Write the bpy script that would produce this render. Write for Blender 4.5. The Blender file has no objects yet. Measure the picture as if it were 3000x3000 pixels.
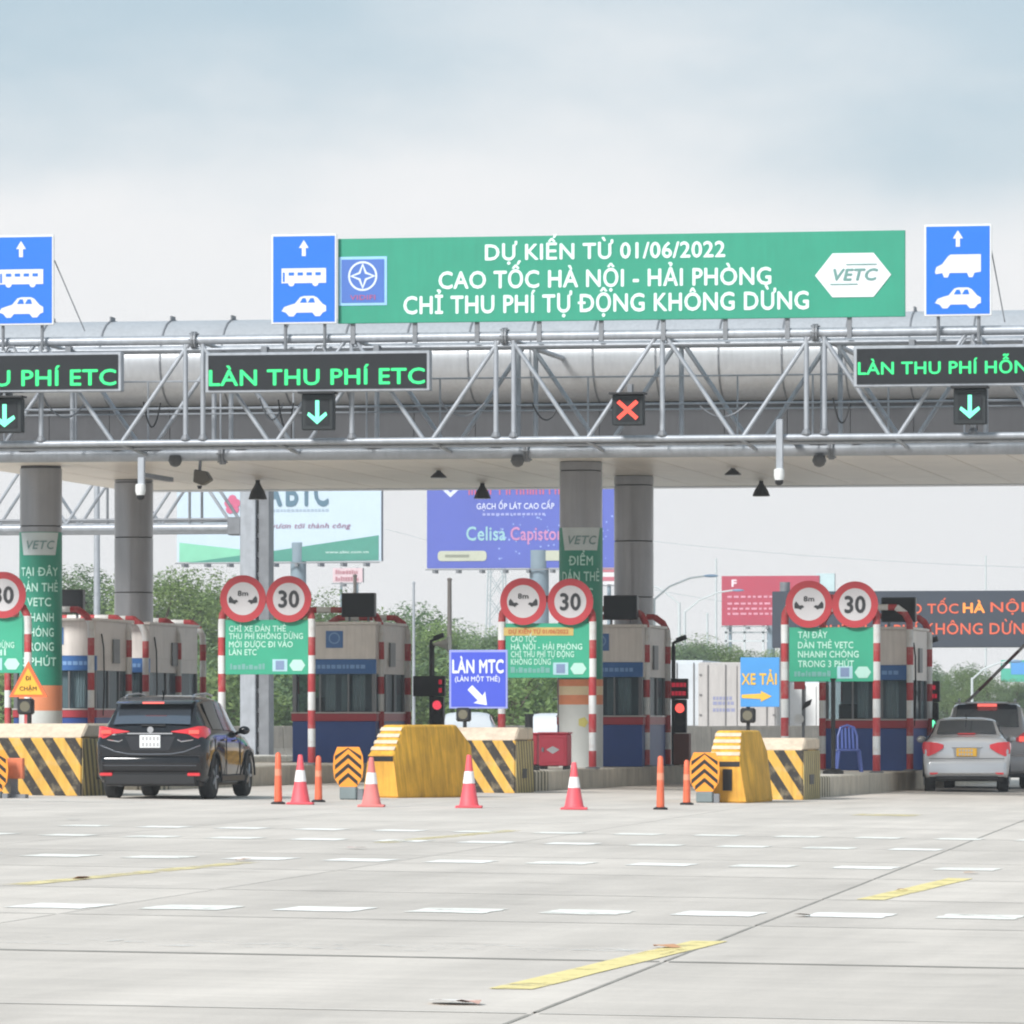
import bpy, bmesh, math, random
from mathutils import Vector, Matrix
random.seed(7)
R = math.radians
scn = bpy.context.scene
col0 = scn.collection

# ------------------------------------------------------------------ camera
FPX, HY, EYE = 17000.0, 2100.0, 1.36        # focal length and horizon measured on the 3000 px photograph
TH = math.atan(3150 / FPX)                   # the camera looks 10.5 degrees left of the lanes
C_, S_ = math.cos(TH), math.sin(TH)
cam = bpy.data.cameras.new('camera'); camo = bpy.data.objects.new('camera', cam); col0.objects.link(camo)
cam.sensor_width = 36; cam.lens = 36 * FPX / 3000; cam.shift_y = (HY - 1500) / 3000
cam.clip_start = 0.5; cam.clip_end = 6000
camo.location = (0, 0, EYE); camo.rotation_euler = (R(90), 0, TH)
scn.camera = camo

# ------------------------------------------------------------------ sky, sun, exposure
SUN_EL, SUN_AZ = R(36), R(207)               # azimuth clockwise from +Y: the sun stands behind the camera, to the left
wd = bpy.data.worlds.new('World'); scn.world = wd; wd.use_nodes = True
nt = wd.node_tree; nt.nodes.clear()
def N(t, **k):
    n = nt.nodes.new(t)
    for a, b in k.items(): setattr(n, a, b)
    return n
def L(a, b): nt.links.new(a, b)
def mathn(op, a, b=None, c=None):
    n = N('ShaderNodeMath', operation=op)
    for i, v in enumerate((a, b, c)):
        if v is None: continue
        if isinstance(v, (int, float)): n.inputs[i].default_value = v
        else: L(v, n.inputs[i])
    return n.outputs[0]
sky = N('ShaderNodeTexSky', sky_type='NISHITA'); sky.sun_disc = False
sky.sun_elevation = SUN_EL; sky.sun_rotation = SUN_AZ; sky.air_density = 1.0; sky.dust_density = 1.5
tc = N('ShaderNodeTexCoord'); sp = N('ShaderNodeSeparateXYZ'); L(tc.outputs['Generated'], sp.inputs[0])
mp = N('ShaderNodeMapping'); mp.inputs['Scale'].default_value = (1, 1, 2.4); mp.inputs['Location'].default_value = (0.35, 0.1, 0.2); L(tc.outputs['Generated'], mp.inputs[0])
n1 = N('ShaderNodeTexNoise'); n1.inputs['Scale'].default_value = 9; n1.inputs['Detail'].default_value = 8; n1.inputs['Roughness'].default_value = .52; L(mp.outputs[0], n1.inputs['Vector'])
n2 = N('ShaderNodeTexNoise'); n2.inputs['Scale'].default_value = 3.2; n2.inputs['Detail'].default_value = 4; L(mp.outputs[0], n2.inputs['Vector'])
zz = mathn('ADD', sp.outputs[2], mathn('MULTIPLY', mathn('SUBTRACT', n1.outputs[0], .5), .10))
ss = N('ShaderNodeMapRange', interpolation_type='SMOOTHSTEP'); L(zz, ss.inputs[0]); ss.inputs[1].default_value = .073; ss.inputs[2].default_value = .126
bl = mathn('MULTIPLY', ss.outputs[0], mathn('MULTIPLY_ADD', n2.outputs[0], .4, .72)); 
blc = N('ShaderNodeClamp'); L(bl, blc.inputs[0])
skm = N('ShaderNodeMix', data_type='RGBA', blend_type='MULTIPLY'); skm.inputs[0].default_value = 1; L(sky.outputs[0], skm.inputs[6]); skm.inputs[7].default_value = (.10, .10, .10, 1)
sk2 = N('ShaderNodeMix', data_type='RGBA'); sk2.inputs[0].default_value = .8; L(skm.outputs[2], sk2.inputs[6]); sk2.inputs[7].default_value = (.485, .625, .72, 1)
mx = N('ShaderNodeMix', data_type='RGBA'); L(blc.outputs[0], mx.inputs[0]); mx.inputs[6].default_value = (.885, .89, .90, 1); L(sk2.outputs[2], mx.inputs[7])
bg = N('ShaderNodeBackground'); L(mx.outputs[2], bg.inputs[0]); bg.inputs[1].default_value = .775
wo = N('ShaderNodeOutputWorld'); L(bg.outputs[0], wo.inputs[0])

sl = bpy.data.lights.new('sun', 'SUN'); sl.energy = 3.35; sl.angle = R(14); sl.color = (1, .975, .935)
so = bpy.data.objects.new('sun', sl); col0.objects.link(so)
sd = Vector((math.sin(SUN_AZ) * math.cos(SUN_EL), math.cos(SUN_AZ) * math.cos(SUN_EL), math.sin(SUN_EL)))
so.rotation_euler = sd.to_track_quat('Z', 'Y').to_euler(); so.location = (0, 0, 60)
scn.view_settings.view_transform = 'Standard'; scn.view_settings.look = 'None'
scn.view_settings.exposure = 0.46; scn.view_settings.gamma = 1.0; scn.view_settings.use_curve_mapping = False
scn.render.engine = 'CYCLES'
scn.cycles.use_denoising = True
scn.cycles.pixel_filter_type = 'BLACKMAN_HARRIS'; scn.cycles.filter_width = 2.1   # the photograph is soft
scn.cycles.max_bounces = 6; scn.cycles.diffuse_bounces = 4; scn.cycles.glossy_bounces = 3; scn.cycles.transmission_bounces = 4; scn.cycles.transparent_max_bounces = 8
scn.cycles.caustics_reflective = False; scn.cycles.caustics_refractive = False
scn.cycles.use_adaptive_sampling = True; scn.cycles.adaptive_threshold = .02

# ------------------------------------------------------------------ placing: a pixel of the photograph and a real distance give a place
def xat(px, Y):
    t = (px - 1500) / FPX
    return Y * (t * C_ - S_) / (C_ + t * S_)
def dep(X, Y): return -X * S_ + Y * C_
def zat(px, py, Y):
    return EYE + (HY - py) * dep(xat(px, Y), Y) / FPX
def at(px, py, Y): return Vector((xat(px, Y), Y, zat(px, py, Y)))
def scl(px, Y): return FPX / dep(xat(px, Y), Y)          # pixels per metre there
def gz(X, Y):                                           # the plaza falls 1.3 % to the right
    u = max(-16, min(16, X * C_ + Y * S_))
    return -.013 * u
def gpx(px, py):                                        # where a pixel meets the ground
    z = 0
    for _ in range(8):
        d = FPX * (EYE - z) / (py - HY); u = (px - 1500) / FPX * d; z = -.013 * max(-16, min(16, u))
    return Vector((u * C_ - d * S_, u * S_ + d * C_, z))

# ------------------------------------------------------------------ materials
def lin(c):
    return tuple((v / 255 / 12.92) if v / 255 <= .04045 else ((v / 255 + .055) / 1.055) ** 2.4 for v in c)
MATS = {}
def M(name, c, rough=.5, metal=0, var=.06, vs=2.0, bump=0, bs=30, spec=.5, emis=None, es=1, k=.9, streak=0, coat=0):
    """procedural paint: sRGB colour c, soft blotches (var), fine relief (bump), vertical grime (streak)"""
    if name in MATS: return MATS[name]
    m = bpy.data.materials.new(name); m.use_nodes = True; t = m.node_tree; b = t.nodes['Principled BSDF']
    base = tuple(v * k for v in lin(c)) + (1,)
    b.inputs['Base Color'].default_value = base; b.inputs['Roughness'].default_value = rough; b.inputs['Metallic'].default_value = metal
    b.inputs['Specular IOR Level'].default_value = spec; b.inputs['Coat Weight'].default_value = coat
    if emis:
        b.inputs['Emission Color'].default_value = lin(emis) + (1,); b.inputs['Emission Strength'].default_value = es
    if var or streak or bump:
        tx = t.nodes.new('ShaderNodeTexCoord'); oi = t.nodes.new('ShaderNodeObjectInfo')
        va = t.nodes.new('ShaderNodeVectorMath'); va.operation = 'MULTIPLY_ADD'
        cb = t.nodes.new('ShaderNodeCombineXYZ')
        for i in range(3): t.links.new(oi.outputs['Random'], cb.inputs[i])
        t.links.new(cb.outputs[0], va.inputs[0]); va.inputs[1].default_value = (17, 31, 23); t.links.new(tx.outputs['Object'], va.inputs[2])
        vec = va.outputs[0]; cur = None
        def mulby(fac_socket, lo, hi, cur):
            mr = t.nodes.new('ShaderNodeMapRange'); t.links.new(fac_socket, mr.inputs[0]); mr.inputs[1].default_value = .3; mr.inputs[2].default_value = .7
            mr.inputs[3].default_value = lo; mr.inputs[4].default_value = hi
            mm = t.nodes.new('ShaderNodeMix'); mm.data_type = 'RGBA'; mm.blend_type = 'MULTIPLY'; mm.inputs[0].default_value = 1
            if cur is None: mm.inputs[6].default_value = base
            else: t.links.new(cur, mm.inputs[6])
            t.links.new(mr.outputs[0], mm.inputs[7]); return mm.outputs[2]
        if var:
            n = t.nodes.new('ShaderNodeTexNoise'); n.inputs['Scale'].default_value = vs; n.inputs['Detail'].default_value = 6; n.inputs['Roughness'].default_value = .6
            t.links.new(vec, n.inputs['Vector']); cur = mulby(n.outputs[0], 1 - var, 1 + var, cur)
        if streak:
            mpg = t.nodes.new('ShaderNodeMapping'); mpg.inputs['Scale'].default_value = (9, 9, .7); t.links.new(vec, mpg.inputs[0])
            n = t.nodes.new('ShaderNodeTexNoise'); n.inputs['Scale'].default_value = 1.6; n.inputs['Detail'].default_value = 5
            t.links.new(mpg.outputs[0], n.inputs['Vector']); cur = mulby(n.outputs[0], 1 - streak, 1 + streak * .3, cur)
        if cur: t.links.new(cur, b.inputs['Base Color'])
        if bump:
            n = t.nodes.new('ShaderNodeTexNoise'); n.inputs['Scale'].default_value = bs; n.inputs['Detail'].default_value = 5; t.links.new(vec, n.inputs['Vector'])
            bu = t.nodes.new('ShaderNodeBump'); bu.inputs['Strength'].default_value = bump; bu.inputs['Distance'].default_value = .02
            t.links.new(n.outputs[0], bu.inputs['Height']); t.links.new(bu.outputs[0], b.inputs['Normal'])
    MATS[name] = m; return m
def stripes(name, ca, cb, vec, period, off=0, duty=.5, rough=.6, wear=None, streak=.1):
    """flat painted stripes: colour flips along the direction vec of the object's own coordinates"""
    if name in MATS: return MATS[name]
    m = M(name, ca, rough=rough, var=.08, streak=streak); t = m.node_tree; b = t.nodes['Principled BSDF']
    src = b.inputs['Base Color'].links[0].from_socket
    first = [n for n in t.nodes if n.type == 'MIX' and not n.inputs[6].links][0]
    tx = [n for n in t.nodes if n.type == 'TEX_COORD'][0]
    d = t.nodes.new('ShaderNodeVectorMath'); d.operation = 'DOT_PRODUCT'; t.links.new(tx.outputs['Object'], d.inputs[0]); d.inputs[1].default_value = vec
    def ma(op, a, bb):
        n = t.nodes.new('ShaderNodeMath'); n.operation = op
        for i, v in enumerate((a, bb)):
            if isinstance(v, (int, float)): n.inputs[i].default_value = v
            else: t.links.new(v, n.inputs[i])
        return n.outputs[0]
    fr = ma('FRACT', ma('MULTIPLY_ADD', d.outputs['Value'], 1 / period), 0)
    fr.node.inputs[0].links[0].from_node.inputs[2].default_value = off
    g = ma('GREATER_THAN', fr, duty)
    mm = t.nodes.new('ShaderNodeMix'); mm.data_type = 'RGBA'; t.links.new(g, mm.inputs[0])
    mm.inputs[6].default_value = tuple(v * .9 for v in lin(ca)) + (1,); mm.inputs[7].default_value = tuple(v * .9 for v in lin(cb)) + (1,)
    out = mm.outputs[2]
    if wear:                                              # chipped and faded paint showing what is under it
        n = t.nodes.new('ShaderNodeTexNoise'); n.inputs['Scale'].default_value = 5; n.inputs['Detail'].default_value = 8; n.inputs['Roughness'].default_value = .7; t.links.new(tx.outputs['Object'], n.inputs['Vector'])
        r = t.nodes.new('ShaderNodeMapRange'); t.links.new(n.outputs[0], r.inputs[0]); r.inputs[1].default_value = .5; r.inputs[2].default_value = .78; r.inputs[4].default_value = .6
        w = t.nodes.new('ShaderNodeMix'); w.data_type = 'RGBA'; t.links.new(r.outputs[0], w.inputs[0]); t.links.new(out, w.inputs[6]); w.inputs[7].default_value = tuple(v * .9 for v in lin(wear)) + (1,)
        out = w.outputs[2]
    t.links.new(out, first.inputs[6]); return m
def glass(name, tint=(.55, .62, .64), see=.45, rough=.03):
    if name in MATS: return MATS[name]
    m = bpy.data.materials.new(name); m.use_nodes = True; t = m.node_tree; t.nodes.clear()
    o = t.nodes.new('ShaderNodeOutputMaterial'); tr = t.nodes.new('ShaderNodeBsdfTransparent'); tr.inputs[0].default_value = tint + (1,)
    b = t.nodes.new('ShaderNodeBsdfPrincipled'); b.inputs['Base Color'].default_value = (.03, .055, .07, 1); b.inputs['Roughness'].default_value = rough
    mx = t.nodes.new('ShaderNodeMixShader'); mx.inputs[0].default_value = 1 - see
    t.links.new(tr.outputs[0], mx.inputs[1]); t.links.new(b.outputs[0], mx.inputs[2]); t.links.new(mx.outputs[0], o.inputs[0])
    MATS[name] = m; return m
def lamp_mat(name, c, es):
    if name in MATS: return MATS[name]
    return M(name, c, rough=.4, var=0, emis=c, es=es, k=.3)

# ------------------------------------------------------------------ mesh collecting
TCACHE = {}; BARRED = 'Đ'; HORNED = dict(zip('ƠỚỢỜỠỞơớợờỡở', 'OÓỌÒÕỎoóọòõỏ'))
def text_geo(body, bold=.018):
    key = (body, bold)
    if key in TCACHE: return TCACHE[key]
    if any(ch in BARRED or ch in HORNED for ch in body):  # barred D and horned O: the plain letter with its bar or horn laid in front
        plain = ''.join('D' if ch in BARRED else HORNED.get(ch, ch) for ch in body)
        V, Fc = text_geo(plain, bold); V, Fc = list(V), list(Fc)
        for i, ch in enumerate(body):
            if ch in BARRED or ch in HORNED:
                q = text_geo(plain[i], bold)[0]; x1 = max(p[0] for p in text_geo(plain[:i + 1], bold)[0]); x0 = x1 - (max(p[0] for p in q) - min(p[0] for p in q)); n = len(V)
                if ch in BARRED: r = [(x0 - .09, .30), (x0 + .27, .30), (x0 + .27, .40), (x0 - .09, .40)]
                else:
                    t = .70 if ch.isupper() else .50; r = [(x1 - .16, t - .10), (x1 - .02, t - .06), (x1 + .07, t + .04), (x1 + .03, t + .10), (x1 - .06, t - .0)]
                V += [(x, y, .0042) for x, y in r]; Fc.append(tuple(range(n, n + len(r))))
        TCACHE[key] = (V, Fc); return V, Fc
    cu = bpy.data.curves.new('t', 'FONT'); cu.body = body; cu.resolution_u = 3; cu.space_character = 1.05
    o = bpy.data.objects.new('t', cu); col0.objects.link(o)
    dg = bpy.context.evaluated_depsgraph_get(); me = o.evaluated_get(dg).to_mesh()
    v = [(p.co.x, p.co.y) for p in me.vertices]; f = [tuple(p.vertices) for p in me.polygons]
    o.evaluated_get(dg).to_mesh_clear(); bpy.data.objects.remove(o); bpy.data.curves.remove(cu)
    V, Fc = [], []                                       # boldness: the same outline laid five times, a hair apart in depth
    for k, (dx, dy) in enumerate(((0, 0), (bold, 0), (-bold, 0), (0, bold), (0, -bold))):
        n = len(V); V += [(x + dx, y + dy, k * .0006) for x, y in v]; Fc += [tuple(i + n for i in q) for q in f]
    TCACHE[key] = (V, Fc); return V, Fc

class MB:
    def __init__(s): s.v = []; s.f = []
    def add(s, v, f):
        n = len(s.v); s.v += [tuple(p) for p in v]; s.f += [tuple(i + n for i in q) for q in f]; return s
    def box(s, x0, x1, y0, y1, z0, z1):
        return s.add([(x0, y0, z0), (x1, y0, z0), (x1, y1, z0), (x0, y1, z0), (x0, y0, z1), (x1, y0, z1), (x1, y1, z1), (x0, y1, z1)],
                     [(0, 3, 2, 1), (4, 5, 6, 7), (0, 1, 5, 4), (1, 2, 6, 5), (2, 3, 7, 6), (3, 0, 4, 7)])
    def cbox(s, c, d): return s.box(c[0] - d[0] / 2, c[0] + d[0] / 2, c[1] - d[1] / 2, c[1] + d[1] / 2, c[2] - d[2] / 2, c[2] + d[2] / 2)
    def prism(s, poly, y0, y1):                          # poly in x,z seen from -Y, counter-clockwise
        n = len(poly)
        v = [(x, y0, z) for x, z in poly] + [(x, y1, z) for x, z in poly]
        return s.add(v, [tuple(range(n)), tuple(range(2 * n - 1, n - 1, -1))] + [(i, i + n, (i + 1) % n + n, (i + 1) % n) for i in range(n)])
    def sweepx(s, poly, x0, x1):                         # poly in y,z swept along x
        n = len(poly)
        v = [(x0, y, z) for y, z in poly] + [(x1, y, z) for y, z in poly]
        return s.add(v, [tuple(range(n - 1, -1, -1)), tuple(range(n, 2 * n))] + [(i, (i + 1) % n, (i + 1) % n + n, i + n) for i in range(n)])
    def stack(s, poly, z0, z1, top=None):                # poly in x,y, optionally another outline at the top
        n = len(poly); top = top or poly
        v = [(x, y, z0) for x, y in poly] + [(x, y, z1) for x, y in top]
        return s.add(v, [tuple(range(n - 1, -1, -1)), tuple(range(n, 2 * n))] + [(i, (i + 1) % n, (i + 1) % n + n, i + n) for i in range(n)])
    def flat(s, poly, y): return s.add([(x, y, z) for x, z in poly], [tuple(range(len(poly)))])
    def tube(s, a, b, r, n=8, r1=None):
        a, b = Vector(a), Vector(b); r1 = r if r1 is None else r1; d = (b - a).normalized()
        p = d.orthogonal().normalized(); q = d.cross(p)
        v = []
        for c, rr in ((a, r), (b, r1)):
            for i in range(n):
                t = 2 * math.pi * i / n; v.append(c + p * (rr * math.cos(t)) + q * (rr * math.sin(t)))
        return s.add(v, [(i, (i + 1) % n, (i + 1) % n + n, i + n) for i in range(n)] + [tuple(range(n - 1, -1, -1)), tuple(range(n, 2 * n))])
    def path(s, pts, r, n=8):
        pts = [Vector(p) for p in pts]; rings = []; up = None
        for i, p in enumerate(pts):
            d = (pts[min(i + 1, len(pts) - 1)] - pts[max(i - 1, 0)]).normalized()
            if up is None: up = d.orthogonal().normalized()
            up = (up - d * up.dot(d)).normalized(); q = d.cross(up)
            rr = r[i] if isinstance(r, (list, tuple)) else r
            rings += [p + up * (rr * math.cos(2 * math.pi * k / n)) + q * (rr * math.sin(2 * math.pi * k / n)) for k in range(n)]
        f = []
        for i in range(len(pts) - 1):
            f += [(i * n + k, i * n + (k + 1) % n, (i + 1) * n + (k + 1) % n, (i + 1) * n + k) for k in range(n)]
        m = len(pts) - 1
        return s.add(rings, f + [tuple(range(n - 1, -1, -1)), tuple(range(m * n, m * n + n))])
    def lathe(s, prof, n=16, c=(0, 0, 0), axis='z'):
        v = []; f = []
        for r, h in prof:
            for k in range(n):
                t = 2 * math.pi * k / n; a, b = r * math.cos(t), r * math.sin(t)
                v.append({'z': (c[0] + a, c[1] + b, c[2] + h), 'x': (c[0] + h, c[1] + a, c[2] + b), 'y': (c[0] + b, c[1] + h, c[2] + a)}[axis])
        for i in range(len(prof) - 1):
            f += [(i * n + k, i * n + (k + 1) % n, (i + 1) * n + (k + 1) % n, (i + 1) * n + k) for k in range(n)]
        m = len(prof) - 1
        return s.add(v, f + [tuple(range(n - 1, -1, -1)), tuple(range(m * n, m * n + n))])
    def disc(s, cx, cz, r, y, n=32, r0=0):
        if r0:
            v = [(cx + q * math.cos(2 * math.pi * k / n), y, cz + q * math.sin(2 * math.pi * k / n)) for q in (r0, r) for k in range(n)]
            return s.add(v, [(k, k + n, (k + 1) % n + n, (k + 1) % n) for k in range(n)])
        return s.flat([(cx + r * math.cos(2 * math.pi * k / n), cz + r * math.sin(2 * math.pi * k / n)) for k in range(n)], y)
    def rrect(s, x0, x1, z0, z1, r, y0, y1, n=5):
        p = []
        for cx, cz, a in ((x1 - r, z0 + r, -90), (x1 - r, z1 - r, 0), (x0 + r, z1 - r, 90), (x0 + r, z0 + r, 180)):
            p += [(cx + r * math.cos(R(a + 90 * i / n)), cz + r * math.sin(R(a + 90 * i / n))) for i in range(n + 1)]
        return s.prism(p, y0, y1)
    def text(s, body, x, z, cap, y, width=None, align='c', bold=.018, shear=0, zs=0):
        """lettering standing on baseline z; width fits the line to that length, zs tilts the baseline"""
        v, f = text_geo(body, bold); k = cap / .70
        x0, x1 = min(p[0] for p in v), max(p[0] for p in v); kx = k if width is None else width / (x1 - x0)
        w = (x1 - x0) * kx; ox = {'c': x - w / 2, 'l': x, 'r': x - w}[align]
        return s.add([(ox + (p[0] - x0) * kx + shear * p[1] * k, y - p[2], z + p[1] * k + zs * (p[0] - x0) * kx) for p in v], f)
    def lines(s, name, mat, parent, *specs, **kw):       # each line of lettering a part of its own
        for sp_ in specs: MB().text(*sp_, **kw).build(name, mat, parent)
    def xf(s, fn): s.v = [tuple(fn(*p)) for p in s.v]; return s
    def build(s, name, mat, parent=None, bevel=0, smooth=False, world=False, seg=1):
        me = bpy.data.meshes.new(name); v = s.v
        if world and parent is not None:
            inv = basis(parent).inverted(); v = [inv @ Vector(p) for p in v]
        me.from_pydata(v, [], s.f)
        if bevel:
            bm = bmesh.new(); bm.from_mesh(me)
            ed = [e for e in bm.edges if len(e.link_faces) == 2 and e.calc_face_angle(0) > .6]
            if ed: bmesh.ops.bevel(bm, geom=ed, offset=bevel, segments=seg, profile=.5, affect='EDGES', clamp_overlap=True)
            bm.to_mesh(me); bm.free()
        if smooth:
            me.polygons.foreach_set('use_smooth', [True] * len(me.polygons))
            me.set_sharp_from_angle(angle=R(smooth if smooth is not True else 40))
        me.materials.append(mat)
        o = bpy.data.objects.new(name, me); col0.objects.link(o); o.parent = parent
        return o
def basis(o):
    m = Matrix.LocRotScale(o.location, o.rotation_euler, o.scale)
    return basis(o.parent) @ m if o.parent else m
def tag(o, label=None, cat=None, group=None, kind=None):
    for k, v in (('label', label), ('category', cat), ('group', group), ('kind', kind)):
        if v: o[k] = v
    return o
def thing(name, label, cat, loc, rz=0, group=None):
    o = bpy.data.objects.new(name, None); col0.objects.link(o); o.location = loc; o.rotation_euler = (0, 0, rz); o.empty_display_size = .2
    return tag(o, label, cat, group)
def copy_tree(o, parent=None):
    c = o.copy(); col0.objects.link(c); c.parent = parent
    for ch in list(o.children): copy_tree(ch, c)
    return c
def link_copy(o, name, parent, loc=(0, 0, 0), rot=(0, 0, 0), s=(1, 1, 1)):
    c = bpy.data.objects.new(name, o.data); col0.objects.link(c); c.parent = parent; c.location = loc; c.rotation_euler = rot; c.scale = s; return c

# the paints
STEEL = M('galvanised_steel', (172, 177, 184), rough=.45, metal=.35, var=.12, vs=4, streak=.12)
STEEL_D = M('weathered_steel', (128, 131, 136), rough=.55, metal=.3, var=.15, vs=4)
WHITE = M('white_sign_film', (222, 224, 226), rough=.45, var=.03)
BLACKP = M('black_plastic', (26, 27, 30), rough=.5, var=.1)
SCREEN = M('dark_led_screen', (34, 37, 41), rough=.6, var=.05, spec=.25)
GREEN = M('green_sign_film', (38, 150, 122), rough=.5, var=.06, vs=.9, streak=.05, bump=.15, bs=2.5)
BLUE = M('blue_sign_film', (22, 112, 238), rough=.4, var=.02)
BLUE_D = M('deep_blue_sign_film', (70, 88, 205), rough=.4, var=.03)
BLUE_E = M('emblem_blue', (72, 112, 190), rough=.45, var=.03)
MINT = M('mint_print', (205, 245, 232), rough=.5, var=.02)
REDP = M('red_sign_film', (196, 66, 74), rough=.4, var=.05)
DARKP = M('dark_print', (52, 54, 58), rough=.5, var=0)
CONC = M('raw_concrete', (176, 168, 158), rough=.85, var=.14, vs=2.5, bump=.25, bs=35, streak=.2)
RUBBER = M('tyre_rubber', (38, 39, 41), rough=.85, var=.1)
POSTP = stripes('red_white_post_paint', (186, 60, 66), (232, 234, 234), (0, 0, 1), .72, off=.02, wear=(196, 176, 168), streak=.14)
# ================================================================== the ground
gx = [-900, -400, -160, -80, -60, -50, -40, -34, -28, -22, -16, -10, -4, 2, 10, 20, 40, 100, 400, 900]
gy = [-40, 5, 14, 30, 50, 70, 90, 110, 130, 160, 220, 320, 600, 1200, 2600]
GB = MB()
for y in gy:
    for x in gx: GB.v.append((x, y, gz(x, y) - .012))
for j in range(len(gy) - 1):
    for i in range(len(gx) - 1):
        a = j * len(gx) + i; GB.f.append((a, a + 1, a + 1 + len(gx), a + len(gx)))

def concrete_road():
    m = bpy.data.materials.new('road_concrete'); m.use_nodes = True; t = m.node_tree; b = t.nodes['Principled BSDF']
    b.inputs['Roughness'].default_value = .82; b.inputs['Specular IOR Level'].default_value = .35
    def n(k, **kw):
        x = t.nodes.new(k)
        for a, v in kw.items(): setattr(x, a, v)
        return x
    def noise(vec, s, d=6, r=.6):
        x = n('ShaderNodeTexNoise'); x.inputs['Scale'].default_value = s; x.inputs['Detail'].default_value = d; x.inputs['Roughness'].default_value = r; t.links.new(vec, x.inputs['Vector']); return x.outputs[0]
    def mr(f, a, b_, lo, hi):
        x = n('ShaderNodeMapRange'); t.links.new(f, x.inputs[0])
        for i, v in enumerate((a, b_, lo, hi)): x.inputs[i + 1].default_value = v
        return x.outputs[0]
    def mul(c, f, mode='MULTIPLY', fac=1):
        x = n('ShaderNodeMix', data_type='RGBA', blend_type=mode); x.inputs[0].default_value = fac
        t.links.new(c, x.inputs[6]) if not isinstance(c, tuple) else setattr(x.inputs[6], 'default_value', c)
        t.links.new(f, x.inputs[7]) if not isinstance(f, tuple) else setattr(x.inputs[7], 'default_value', f)
        return x
    g = n('ShaderNodeNewGeometry').outputs['Position']; oi = n('ShaderNodeObjectInfo')
    mpn = n('ShaderNodeMapping'); mpn.inputs['Scale'].default_value = (1, .12, 1); t.links.new(g, mpn.inputs[0])
    mpa = n('ShaderNodeMapping'); mpa.inputs['Scale'].default_value = (.16, 1.1, 1); t.links.new(g, mpa.inputs[0])
    c = (.63, .572, .515, 1)
    c = mul(c, mr(oi.outputs['Random'], 0, 1, .93, 1.05)).outputs[2]           # each slab was poured a little differently
    c = mul(c, mr(noise(g, .35), .3, .7, .92, 1.06)).outputs[2]
    c = mul(c, mr(noise(mpn.outputs[0], 1.3), .3, .7, .84, 1.06)).outputs[2]   # tyre wear along the lanes
    c = mul(c, mr(noise(mpa.outputs[0], 3.0, 5), .35, .7, 1.03, .93)).outputs[2]  # broomed finish across
    c = mul(c, mr(noise(g, 40, 4), .3, .7, .94, 1.05)).outputs[2]
    sm = mr(noise(g, 1.1, 3, .4), .63, .76, 0, .35); x = mul(c, (.30, .27, .24, 1), 'MIX'); t.links.new(sm, x.inputs[0]); c = x.outputs[2]   # oil and dirt spots
    t.links.new(c, b.inputs['Base Color'])
    bu = n('ShaderNodeBump'); bu.inputs['Strength'].default_value = .25; bu.inputs['Distance'].default_value = .01; t.links.new(noise(mpa.outputs[0], 40, 4), bu.inputs['Height']); t.links.new(bu.outputs[0], b.inputs['Normal'])
    return m
ROAD = concrete_road()
ground = GB.build('ground', ROAD)
tag(ground, kind='structure')
# poured slabs, their joints running a few degrees off the lanes as in the photograph
SA = R(3.13); ad = Vector((-math.sin(SA), math.cos(SA), 0)); bd = Vector((math.cos(SA), math.sin(SA), 0))
P0 = gpx(1945, 2818); SLW, SLL = 4.68, 5.9
def slab_mesh():
    g, e = .004, .006
    def P(i, j, dz):
        return (i, j, dz)
    w, l = SLW / 2 - g, SLL / 2 - g
    o = [(-w, -l), (w, -l), (w, l), (-w, l)]; q = [(-w + e, -l + e), (w - e, -l + e), (w - e, l - e), (-w + e, l - e)]
    v = [(x, y, -.05) for x, y in o] + [(x, y, -.006) for x, y in o] + [(x, y, 0) for x, y in q]
    f = [(0, 1, 5, 4), (1, 2, 6, 5), (2, 3, 7, 6), (3, 0, 4, 7), (4, 5, 9, 8), (5, 6, 10, 9), (6, 7, 11, 10), (7, 4, 8, 11), (8, 9, 10, 11)]
    me = bpy.data.meshes.new('concrete_slab'); me.from_pydata(v, [], f); me.materials.append(ROAD); return me
slab = slab_mesh()
nrm = Vector((.013 * C_, .013 * S_, 1)).normalized()
tilt = Matrix((bd - nrm * bd.dot(nrm), (nrm.cross(bd)), nrm)).transposed().to_euler()
for j in range(-4, 21):
    for i in range(-5, 6):
        c = P0 + bd * ((i + .5) * SLW) + ad * ((j + .5) * SLL)
        d = dep(c.x, c.y); u = c.x * C_ + c.y * S_
        if d < 12 or abs(u) > .0885 * d + 6.5 or abs(u) > 15.5: continue
        o = bpy.data.objects.new('concrete_slab', slab); col0.objects.link(o); o.parent = ground
        o.location = (c.x, c.y, gz(c.x, c.y)); o.rotation_euler = tilt
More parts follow.
